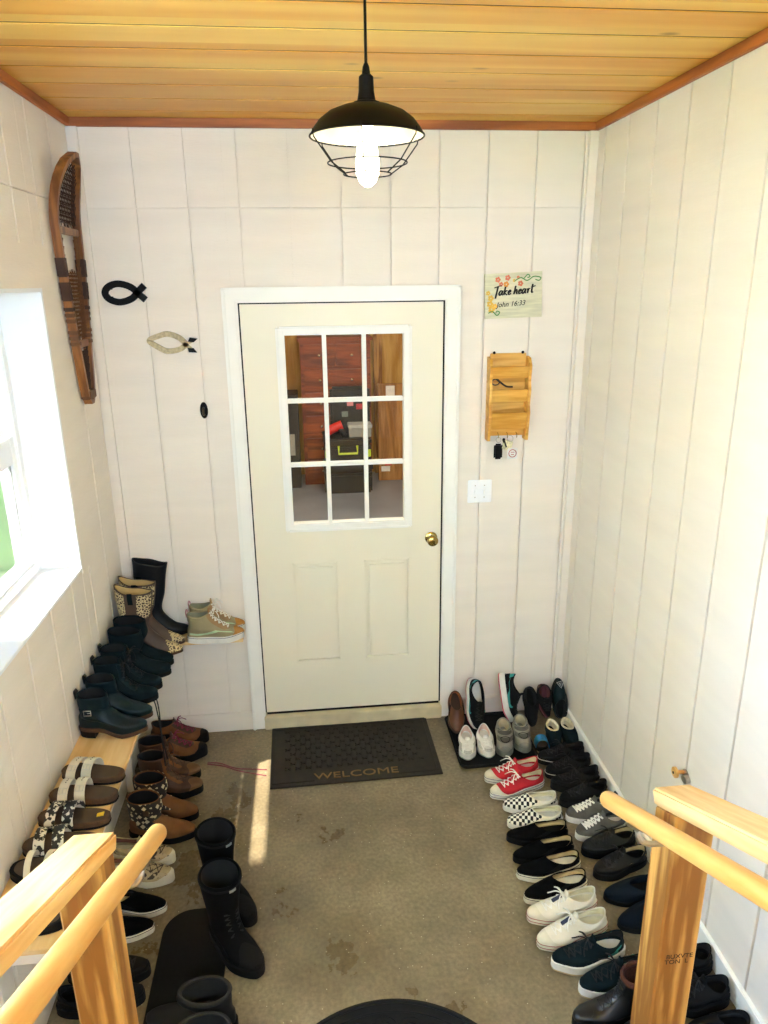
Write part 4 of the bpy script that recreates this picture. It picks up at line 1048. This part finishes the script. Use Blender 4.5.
pair(nv, 'slipper', 'slipper', 'dark navy slippers',
     [('dark navy slipper, farther one between charcoal shoes and white sneakers', 1, (1.318, -1.310), -172), ('dark navy slipper, nearer one beside the running shoe and post', -1, (1.318, -1.420), -172)])
pair(runner(BLK, LINB, BLK, DKS, .198), 'running_shoe', 'running shoe', 'black shoes behind the right post',
     [('black shoe with raised heel tab behind the right post, against the wall', 1, (1.366, -1.616), -176), ('black shoe behind the right post, nearer the picture edge', -1, (1.358, -1.735), -176)])
pair(slip(BLK, LINB, .198, DKS), 'slip_on_shoe', 'shoe', 'black shoes behind the right post',
     [('plain black slip-on behind the right post, lowest in the picture', 1, (1.365, -1.845), -176)])

# ================================================= corner tray right of the door (floor of the tray at z = .006)
TZ = .0065
wk = runner(WHITE, PINKW, RUBW, mat('grey_green_sole', '8f9c8c', .6), .20, LACEW); wk.update(W=.040, laces=(4, .55, .92, .40, LACEW, dict(r=.0016, bow=False)), loops=low(.022, .060, .062, .020, .042, .30, .030, .056), patches=[('*side_overlay', mat('pale_grey_mesh', 'bdb9ac', .8, var=.2, scale=200), .75, 1.7, .25, .75, .0016), ('toe_overlay', MATS['pale_grey_mesh'] if 'pale_grey_mesh' in MATS else WHITE, -.5, .5, .12, .42, .0018)])
pair(wk, 'running_shoe', 'running shoe', 'small white sneakers on the tray',
     [('small white sneaker with pale lining, left one on the tray corner', 1, (.988, -.432), -97, TZ), ('small white sneaker with pale lining, right one beside the grey shoe', -1, (1.080, -.426), -97, TZ)])
def velcro(la, r):
    for v0, v1 in ((.42, .55), (.64, .78), (.86, .97)):
        patch(la, -.95, .95, v0, v1, .004, 14, 3).build('hook_strap', mat('grey_strap', '57534a', .8), r, 60)
    b = MB(); p = [la.P(.5*math.cos(q), .50+.075*math.sin(q), .0048) for q in [2*PI*k/18 for k in range(18)]]; b.tube(p, .0018, 5, closed=True); b.build('oval_badge', DKS, r, 60)
kd = dict(L=.19, W=.042, t=.020, loops=mid(.018, .085, .108, .035, .27, .046, -.014), um=GREYK, lm=mat('pale_grey_lining', 'b5a88c', .9), sm=mat('grey_sole', '6d6f66', .7), st=.032, spring=.01, grow=.004, extra=(velcro,), rim=.008, cap=(.9, .32, mat('grey_toe', '77746a', .7)))
pair(kd, 'high_top_shoe', 'high-top shoe', 'grey strap high-tops on the tray',
     [('grey high-top shoe with strap closures, left one on the tray', 1, (1.175, -.428), -98, TZ), ('grey high-top shoe with strap closures, right one by the red sneaker', -1, (1.268, -.405), -98, TZ)])
def lean(spec, label, name, cat, group, side, toe, heel, up):
    """a shoe resting on its toe with the heel up; toe, heel: ends of its sole; up: the way its upper faces"""
    T, H = Vector(toe), Vector(heel); x = (T-H).normalized(); u = Vector(up); y = u.cross(x).normalized(); z = x.cross(y)
    o = T-x*spec['L']
    M = Matrix(((x.x, y.x, z.x, o.x), (x.y, y.y, z.y, o.y), (x.z, y.z, z.z, o.z), (0, 0, 0, 1)))
    return make(spec, label, name, cat, group, side, M)
mo = slip(BRN, TANL, .212, mat('brown_sole', '3b2413', .7)); mo['W'] = .043
lean(mo, 'brown leather slip-on leaning heel-up by the door casing', 'slip_on_shoe', 'shoe', 'brown leather slip-on', 1, (.978, -.212, .02), (.985, -.040, .142), (0, -.6, 1))
nk = runner(BLK, LINB, RUBW, mat('pink_sole', 'c9586a', .6), .25, LACEB, patches=[('heel_panel', TEAL, PI-.6, PI+.6, .45, .95, .0018)])
def swoosh(m):
    def f(la, r):
        for s in (1, -1):
            top = [(1.05, .50), (1.35, .26), (1.7, .30), (2.45, .78)]; bot = [(1.05, .50), (1.3, .10), (1.75, .16), (2.45, .78)]
            def cv(pts): return lambda t: interp(pts[0][0]+(pts[-1][0]-pts[0][0])*t, pts)
            patch(la, 1.05*s, 2.45*s, cv(bot), cv(top), .0022, 18, 4).build('side_swoosh', m, r, 60)
    return f
nk['extra'] = (swoosh(TEAL),); nk['laces'] = (5, .52, .95, .46, LACEB, dict(r=.0021, bow=False))
lean(nk, 'black running shoe with teal heel leaning on the back wall', 'running_shoe', 'running shoe', 'black and teal running shoes', 1, (1.082, -.158, .015), (1.078, -.045, .237), (.25, -1, .6))
lean(nk, 'black running shoe showing white sole and teal swoosh on the wall', 'running_shoe', 'running shoe', 'black and teal running shoes', -1, (1.246, -.150, .03), (1.222, -.056, .258), (1.0, -.35, .35))
lean(slip(BLK, LINB, .20, DKS) | dict(W=.032), 'plain black shoe leaning heel-up on the back wall behind the blue sandal', 'slip_on_shoe', 'shoe', 'dark shoes heaped on the tray', 1, (1.380, -.195, .018), (1.380, -.045, .150), (0, -1, .5))
lean(runner(BLK, mat('maroon_lining', '4a1620', .8), mat('maroon_sole', '5a1a26', .6), DKS, .165) | dict(W=.0235, laces=(5, .52, .95, .46, LACEB, dict(r=.0018, bow=False))), 'black shoe with maroon sole lying on the tray behind grey high-tops', 'running_shoe', 'running shoe', 'dark shoes heaped on the tray', -1, (1.453, -.150, .04), (1.453, -.052, .170), (0, -.6, 1))
def tri(la, r):
    for s in (1,):
        c = la.P(.0, .50, .003); du = (la.P(.25, .50, .003)-c).normalized(); dv = (la.P(0, .58, .003)-c).normalized(); n = la.Nn(0, .5)
        b = MB(); q = [c+du*.020-dv*.013, c-du*.020-dv*.013, c+dv*.021]
        b.tube([p+n*.002 for p in q], .0024, 5, closed=True); q2 = [c+du*.008-dv*.006, c-du*.004-dv*.006, c+dv*.008+du*.002]; b.tube([p+n*.002 for p in q2], .002, 5, closed=True); b.build('triangle_emblem', WHITE, r, 60)
tr = slip(TEALB, LINB, .204, BLK); tr['W'] = .033; tr['extra'] = (tri,); tr['loops'] = low(.018, .085, .06, .012, .046, .30, .036, .074)
lean(tr, 'black shoe with white triangle emblem tipped up in the corner', 'slip_on_shoe', 'shoe', None, 1, (1.5335, -.060, .215), (1.5335, -.135, .025), (0, -1, .55))
fs = dict(L=.175, W=.034, t=.016, loops=[('o', .995, .014, 0, 0), ('o', .985, .036, -.002, .008), ring_e(.40, .40, .365, .040, .056, 0, .004), ring_e(.30, .29, .25, .029, .070, .006, .008)], um=TEALS, lm=FLEECE, sm=DKS, st=.02, extra=(fleece_cuff(FLEECE, .020),), rim=.005)
pair(fs, 'fleece_slipper', 'slipper', 'dark slippers with cream fleece',
     [('dark slipper with cream fleece collar, left one in the corner', 1, (1.446, -.398), -93), ('dark slipper with cream fleece collar, right one by the wall', -1, (1.532, -.394), -90)])
# small sandal with a blue strap
def sandal(label, group, toe, ang, z, L, bedm, strapm, solem, straps, side=1, buckle=None, name='sandal', toes=None, pitch=0., roll=0., W=.048, cat='sandal'):
    M = frame_of(toe, ang, L, z, pitch, roll); r = thing(name, label, cat, group=group, M=M)
    la = Last(L, W, .02, [('o', 1, .02, 0, 0), ('o', 1, .03, 0, 0)], side, 0, .004, .62, [(0, .80), (.2, .84), (.45, .82), (.7, 1.), (.88, .97), (1, .8)])
    sole(la, 0, .008, .001).build('outsole', solem, r); sole(la, .0075, .028, 0).build('footbed', bedm, r)
    h = NA//2
    dish = MB(); zf = lambda x: .0285+la.dz(x); strip(la, zf, .88).build('insole', MATS.get('sandal_insole') or mat('sandal_insole', '4a3828', .8, var=.25, scale=14), r, 60)
    for x0, wd, ht, sl in straps:
        xx = x0*L; w0 = W*interp(x0, la.wp)*1.0; pts = []; nr = []
        for k in range(15):
            q = PI*k/14; y = w0*math.cos(q)*1.03; zz = .016+ht*math.sin(q)**.8
            pts.append((xx+sl*y, y+la.sh(xx), zz)); nr.append(Vector((0, math.cos(q), math.sin(q)+.05)))
        b = MB(); b.ribbon(pts, nr, wd, .0028); st = b.build('strap', strapm, r, 60)
        if buckle:
            p = Vector(pts[4]); n = nr[4].normalized(); tx = (Vector(pts[5])-Vector(pts[3])).normalized(); u = n.cross(tx)
            b = MB(); q = [p+n*.004+tx*.009+u*.012, p+n*.004+tx*.009-u*.012, p+n*.004-tx*.009-u*.012, p+n*.004-tx*.009+u*.012]; b.tube(q, .0017, 5, closed=True); b.tube([p+n*.0045-tx*.009, p+n*.0045+tx*.009], .0012, 5); b.build('buckle', buckle, st, 60)
            b = MB()
            for j in (7, 8, 9):
                p = Vector(pts[j])+nr[j].normalized()*.0028; b.sphere(p, .0022, (1, 1, .6), 8, 5)
            b.build('holes', DKS, st, 60)
    for f in (toes or ()): f(la, r)
    return r
BLUE = mat('blue_strap', '1f6f9c', .5)
sandal('small sandal with bright blue strap between dark shoes on tray', 'blue strap sandal', (1.372, -.395), -95, 0, .115, BLK, BLUE, DKS, [(.62, .05, .045, .1)], W=.032)
# ================================================= left floor, under the bench (toes to the right)
hk = hiker(BRNS, PURL)
pair(hk, 'hiking_shoe', 'hiking shoe', 'brown hiking shoes with purple laces',
     [('brown hiking shoe with purple laces, farther one by the back wall', 1, (-.298, -.090), -3), ('brown hiking shoe with purple laces, nearer one', -1, (-.292, -.222), -6)])
t = thing('shoelace', 'long purple shoelace trailing on the concrete toward the doormat', 'shoelace', (-.20, -.27, 0))
b = MB(); b.tube([Vector(p)-Vector((-.20, -.27, 0)) for p in bez([(-.28, -.275, .003), (-.22, -.285, .003), (-.14, -.333, .003), (-.06, -.350, .003), (.012, -.362, .003)], 6)], .0022, 5)
b.tube([Vector(p)-Vector((-.20, -.27, 0)) for p in bez([(-.28, -.285, .003), (-.20, -.310, .003), (-.13, -.352, .003), (-.05, -.385, .003), (.012, -.408, .003)], 6)], .0022, 5); b.build('lace', PURL, t)
lb = dict(L=.285, W=.052, t=.024, loops=boot(.022, .11, .16, .20, .046, .24, .22, .056, .235), um=BRND, lm=LINB, sm=DKS, st=.036, spring=.01, grow=.005, tongue=(.4, .38, .02, BRND), cap=(.9, .34, mat('brown_toe', '6e4a26', .6, var=.2)),
          laces=(8, .38, .96, .40, BRNL, dict(r=.0021)), patches=[('*eyestay', BRNS, .36, .68, .38, .97, .0018)])
pair(lb, 'lace_boot', 'boot', 'brown lace-up work boots',
     [('brown lace-up work boot, farther one under the bench', 1, (-.300, -.375), -8), ('brown lace-up work boot, nearer one with laces untied', -1, (-.278, -.500), -10)])
KNIT = lines('patterned_knit', '221a14', 'c9bb95', 42., .50, 'blocks')
def cuffed(la, r):
    patch(la, 0, 2*PI, .60, 1.0, .002, 40, 10).build('knit_shaft', KNIT, r, 60)
    patch(la, .9, 2.0, .35, .68, .0018, 12, 6).build('knit_side', KNIT, r, 60); patch(la, -2.0, -.9, .35, .68, .0018, 12, 6).build('knit_side', KNIT, r, 60)
    p = la.P(-1.2, .80, .004); b = MB(); b.box(-.013, .013, -.003, .003, -.012, .012, .002); b.build('strap_buckle', BRND, r, M=Matrix.Translation(p))
sb = dict(L=.28, W=.049, t=.022, loops=boot(.02, .10, .15, .195, .050, .27, .23, .052, .25), um=BRNS, lm=LINB, sm=DKS, st=.030, spring=.008, grow=.004, extra=(cuffed,), rim=.005)
pair(sb, 'ankle_boot', 'boot', 'brown suede boots with patterned shafts',
     [('brown suede boot with black and cream knit shaft, farther one', 1, (-.272, -.655), -11), ('brown suede boot with black and cream knit shaft, nearer one', -1, (-.272, -.785), -12)])
BEI = mat('beige_canvas', 'b9a67c', .85, var=.2, scale=30); BEIP = lines('beige_pattern', '3a2f24', 'b5a581', 70., .46, 'noise')
bs = lacelow(BEI, mat('red_brown_lining', '7a4634', .8, var=.3), OFFW, BRNL, .275, 4); bs['patches'] = [('*eyestay', BEIP, .40, 1.25, .30, .98, .0016), ('heel_counter', BEIP, PI-.9, PI+.9, .05, .9, .0016)]; bs['cap'] = (1.0, .36, OFFW)
pair(bs, 'sneaker', 'sneaker', 'beige patterned sneakers',
     [('beige patterned sneaker with off-white toe, farther one past the left handrail', 1, (-.330, -.905), -14), ('beige patterned sneaker with off-white toe, nearer one past the left handrail', -1, (-.322, -1.022), -15)])
pair(slip(BLKS, LINB, .268), 'slip_on_shoe', 'shoe', 'black slip-on shoes beside the left post',
     [('black slip-on with striped white sole, farther one under the left handrail', 1, (-.322, -1.150), -8), ('black slip-on with striped white sole, nearer one under the left handrail', -1, (-.352, -1.255), -6)])
pair(runner(BLK, LINB, BLK, DKS, .27), 'running_shoe', 'running shoe', 'black shoes in the shade of the bench',
     [('black shoe in the dark under the bench by the left post', 1, (-.330, -1.42), -4, .0), ('black shoe in the dark behind the left post', -1, (-.330, -1.53), -3, .0)])

# ================================================= on the bench (top at z = .60)
BZ = .6005
EMB = lines('cream_embroidery', '4a382b', 'cdbb90', 80., .10)
EMBT = lines('toe_overlay', '57442f', 'c8b586', 75., .12)
def scallop(la, r):
    for s in (1, -1):
        patch(la, s*.30, s*1.25, lambda t: .62+.10*abs(t-.5), lambda t: .965, .0016, 12, 8).build('embroidered_panel', EMB, r, 60)
        patch(la, s*1.95, s*2.85, lambda t: .62+.10*abs(t-.5), lambda t: .965, .0016, 12, 8).build('embroidered_panel', EMB, r, 60)
        p = [la.P(s*PI/2+q, 1., .0015) for q in (-.16, 0, .16)]
        b = MB(); b.ribbon([p[1]+Vector((0, 0, -.045)), p[1]+Vector((0, s*.004, -.01)), p[1]+Vector((0, s*.002, .008)), p[1]+Vector((0, -s*.006, -.004))], [Vector((0, s, .1))]*4, .022, .0018); b.build('pull_strap', TEALS, r, 60)
    patch(la, -1.0, 1.0, .04, lambda t: .05+.30*max(0, math.sin(PI*t))**.6, .0016, 16, 6).build('toe_overlay', EMBT, r, 60)
COW = mat('cowboy_leather', '4d3a2e', .6, var=.3, scale=14); COWL = mat('cowboy_lining', 'c9a86a', .7, var=.1)
cb = dict(L=.275, W=.044, t=.012, loops=[('o', .995, .010, 0, 0), ('o', .985, .034, -.004, .012), ring_e(.37, .40, .345, .040, .062, .0, .02), ring_e(.26, .24, .22, .038, .110, .012, .0), ring_e(.28, .27, .25, .041, .19, 0, 0), ring_e(.29, .31, .28, .042, .265, .0, .0), ring_e(.29, .33, .29, .043, .305, .012, .012, -.024)],
          um=COW, lm=COWL, sm=BRND, st=.016, lift=.035, hm=BRND, spring=.004, extra=(scallop,), wp=[(0, .78), (.15, .80), (.4, .70), (.68, 1.0), (.85, .88), (1, .55)], e=.75, rim=.004)
pair(cb, 'cowboy_boot', 'cowboy boot', 'brown cowboy boots with cream embroidery',
     [('brown cowboy boot with cream embroidery, farther one of the two', 1, (-.352, -.154), -2, BZ), ('brown cowboy boot with cream embroidery, nearer one on bench corner', -1, (-.348, -.262), -4, BZ)])
tb = dict(L=.25, W=.042, t=.012, loops=[('o', .995, .010, 0, 0), ('o', .985, .036, -.004, .012), ring_e(.37, .38, .345, .040, .062, .0, .02), ring_e(.28, .25, .24, .040, .11, .01, 0), ring_e(.32, .29, .27, .040, .22, 0, 0), ring_e(.36, .31, .29, .040, .32, 0, 0), ring_e(.37, .35, .30, .040, .375, .0, .0, -.02)],
          um=mat('black_boot_leather', '0b0f13', .45, var=.2, spec=.3), lm=LINB, sm=DKS, st=.018, lift=.03, spring=.004)
make(tb, 'tall black boot standing in the corner behind the cowboy boots', 'tall_boot', 'tall boot', None, -1, frame_of((-.345, -.055), 0, .25, BZ))
VG = mat('sneaker_olive', '978a68', .8, var=.1); VT = mat('sneaker_tan', '9b7a52', .85, var=.12); VO = mat('sneaker_ochre', 'b27a35', .85); VM = mat('mint_stripe', 'b7cfa4', .7)
def wave(la, r):
    for s in (1, -1):
        cen = [(.75, .30), (1.15, .46), (1.6, .38), (2.2, .24), (2.7, .20)]
        patch(la, .75*s, 2.7*s, lambda t: interp(.75+1.95*t, cen)-.035, lambda t: interp(.75+1.95*t, cen)+.035, .0022, 20, 3).build('side_wave', VM, r, 60)
ht = dict(L=.262, W=.044, t=.020, loops=mid(.018, .11, .145, .035, .21, .046, .012), um=VG, lm=mat('olive_lining', '8c8a70', .9), sm=RUBW, st=.036, rings=[(.030, NAVST)], spring=.008, cap=(1.0, .40, VO), tongue=(.40, .5, .02, VT),
          laces=(7, .48, .97, .42, LACEW, dict(r=.0020)), patches=[('*eyestay', VT, .34, .80, .45, .98, .0018), ('*collar_padding', VG, 1.3, 3.0, .78, .98, .004), ('heel_counter', VG, PI-.5, PI+.5, .02, .45, .0015)], extra=(wave, lambda la, r: tab(la, r, mat('pink_tab', 'c98a8a', .7))))
pair(ht, 'high_top_sneaker', 'high-top sneaker', 'olive and tan high-top sneakers',
     [('olive and tan high-top sneaker at the shelf front edge', -1, (-.074, -.155), -1, BZ), ('olive and tan high-top sneaker at the back by the door casing', 1, (-.076, -.052), 0, BZ)])
def chelsea(um, z=.125, w=.04, extra=(), toe=None):
    return dict(L=.248, W=.046, t=.014, loops=boot(.012, .085, .115, z, w, .235, .215, .044, .235, 0, .0, .058), um=um, lm=LINB, sm=BRND if toe else DKS, hm=DKS, st=.018, lift=.026, spring=.005, extra=extra, wp=[(0, .80), (.15, .82), (.4, .72), (.68, 1.0), (.85, .90), (1, .62)])
def buckle(la, r):
    for s in (1, -1):
        b = patch(la, s*.5, s*2.6, .58, .70, .002, 18, 3); st = b.build('ankle_strap', TEALB, r, 60)
        p = la.P(s*1.75, .64, .004); b = MB(); b.tube([p+Vector((dx, 0, dz)) for dx, dz in ((-.013, -.010), (.013, -.010), (.013, .010), (-.013, .010))], .002, 6, closed=True); b.tube([p, p+Vector((.013, 0, 0))], .0014, 5); b.build('buckle', SILV, st, 60)
pair(chelsea(TEALB, .150, .044, (buckle, tab), True), 'ankle_boot', 'boot', 'dark teal ankle boots with buckles',
     [('dark teal ankle boot with silver buckle, farther one behind its mate', 1, (-.383, -.775), -3, BZ), ('dark teal ankle boot with silver buckle, nearer one facing bare bench', -1, (-.385, -.888), -4, BZ)])
lcb = dict(L=.245, W=.046, t=.016, loops=boot(.014, .09, .13, .170, .045, .235, .22, .046, .235, 0, 0, .06), um=TEALS, lm=LINB, sm=DKS, st=.024, lift=.022, spring=.006, tongue=(.4, .4, .016, TEALS), laces=(8, .42, .96, .38, LACEB, dict(r=.0018)), extra=(tab,),
           patches=[('*eyestay', TEALB, .32, .62, .40, .98, .0016)])
lr = pair(lcb, 'lace_boot', 'boot', 'dark teal lace-up boots on the bench',
     [('dark teal lace-up boot on the bench, farther one beside the slouch boot', 1, (-.384, -.563), -6, BZ), ('dark teal lace-up boot on the bench, nearer one with hanging laces', -1, (-.386, -.667), -6, BZ)])
pair(dict(L=.255, W=.046, t=.014, loops=boot(.012, .09, .155, .205, .050, .31, .24, .048, .27, .006, -.008, .064), um=TEALS, lm=LINB, sm=DKS, st=.020, lift=.022, spring=.005), 'slouch_boot', 'boot', 'dark teal slouch boots on the bench',
     [('dark teal wide-shafted slouch boot, farther one touching the cowboy boots', 1, (-.370, -.360), -6, BZ), ('dark teal wide-shafted slouch boot, nearer one by the lace-up boots', -1, (-.368, -.464), -6, BZ)])
t = thing('hanging_laces', 'long black laces hanging from the bench edge to the floor', 'shoelace', (-.405, -.66, .3))
b = MB()
for dy, w in ((0, .012), (.03, -.01)):
    b.tube([Vector(p)-Vector((-.405, -.66, .3)) for p in bez([(-.425, -.668+dy, .606), (-.402, -.665+dy, .604), (-.395, -.655+dy, .54), (-.396, -.64+dy+w, .40), (-.394, -.62+dy-w, .26)], 6)], .0028, 5)
b.build('lace', LACEB, t)
STW = mat('white_strap', 'd9cfb9', .6, var=.08); STP = lines('black_white_strap', '1c1a18', 'd8d2c2', 60., .5, 'noise', .6)
CORK = mat('cork_footbed', '4b321d', .8, var=.3, scale=90); YEL = mat('yellow_label', 'd9b21f', .6)
SAB = [(.58, .034, .052, .12), (.78, .034, .042, .10)]
SX = [(.50, .034, .058, .10), (.74, .032, .050, .10)]; SX2 = [(.50, .034, .058, -.10), (.74, .032, .050, -.10)]
def sandal_at(label, group, heel, ang, L, bedm, strapm, straps, side, bk=None, toes=None):
    a = math.radians(ang); sandal(label, group, (heel[0]+L*math.cos(a), heel[1]+L*math.sin(a)), ang, BZ, L, bedm, strapm, DKS, straps, side, bk, toes=toes)
sandal_at('brown footbed sandal with white buckled straps, farthest one on the bench', 'white strap sandals', (-.405, -1.165), 170, .222, CORK, STW, SX, 1, SILV)
sandal_at('brown footbed sandal with white buckled straps, second from the boots', 'white strap sandals', (-.402, -1.272), 172, .224, CORK, STW, SX2, -1, SILV)
def lab2(la, r):
    b = MB(); b.prism([(.020, -.012), (.040, -.004), (.038, .010), (.018, .004)], .0287, .0320, lambda u, v, d: (u, v, d)); b.build('insole_label', YEL, r, 0)
sandal_at('sandal with black and white patterned straps and yellow footbed label', 'patterned strap sandals', (-.400, -1.378), 176, .226, CORK, STP, SX, 1, None, (lab2,))
sandal_at('sandal with black and white patterned straps, nearer one by the cap board', 'patterned strap sandals', (-.405, -1.482), 178, .224, CORK, STP, SX2, -1, None)
sandal_at('dark sandal with narrow white straps partly under the left cap board', 'dark sandals with white straps', (-.410, -1.588), 178, .222, BLK, STW, [(.46, .016, .060, .1), (.72, .018, .052, -.1)], 1)
sandal_at('black sandal at the near end of the bench under the cap board', 'black sandal', (-.420, -1.765), 178, .21, BLK, BLK, [(.60, .03, .05, .15)], 1)

# ================================================= tall boots on the left tray
LB = dict(L=.285, W=.054, t=.022, loops=[('o', .995, .02, 0, 0), ('o', .985, .052, -.004, .012), ring_e(.36, .38, .345, .048, .075, .0, .02), ring_e(.27, .27, .24, .048, .125, .01, 0), ring_e(.26, .26, .24, .058, .20, 0, 0), ring_e(.27, .28, .26, .068, .27, .0, .0), ring_e(.27, .285, .265, .070, .30, .0, .0, .0)],
          um=mat('black_snow_boot', '040405', .8, var=.3, scale=50, spec=.12), lm=LINB, sm=DKS, st=.034, spring=.008, grow=.006, laces=(5, .42, .62, .5, LACEB, dict(r=.002, bow=False)), cap=(1.0, .35, DKS), rim=.008)
def toploop(la, r):
    p = la.P(0, .99, .001); b = MB(); b.ribbon([p+Vector((.002, -.012, -.012)), p+Vector((.004, 0, -.012)), p+Vector((.002, .012, -.012))], Vector((1, 0, 0)), .009, .002); b.build('tab_label', GREYP, r, 60)
    patch(la, 0, 2*PI, .90, .955, .003, 40, 3).build('top_band', BLK, r, 60)
LB['extra'] = (toploop,)
pair(LB, 'snow_boot', 'boot', 'tall black snow boots',
     [('tall black snow boot, farther one, next to the sunlit patch of floor', 1, (.012, -1.262), -48, .0045), ('tall black snow boot, nearer one, with toe toward the stairs', -1, (.034, -1.485), -54, .0045)])
OB = dict(L=.28, W=.05, t=.02, loops=boot(.018, .095, .125, .15, .052, .32, .26, .05, .29, .0, 0, .065), um=mat('black_nubuck', '0a0908', .8, var=.25), lm=LINB, im=BRNS, sm=DKS, st=.032, grow=.004, rim=.007, extra=(fleece_cuff(mat('grey_cuff', '1e1b18', 1., var=.3, bump=.6), .010),))
pair(OB, 'ankle_boot', 'boot', 'black open ankle boots near the picture edge',
     [('black open ankle boot at the bottom of the picture, farther one', 1, (-.300, -1.620), 176, .0045), ('black open ankle boot at the bottom of the picture, nearer one', -1, (-.290, -1.748), 178, .0045)])
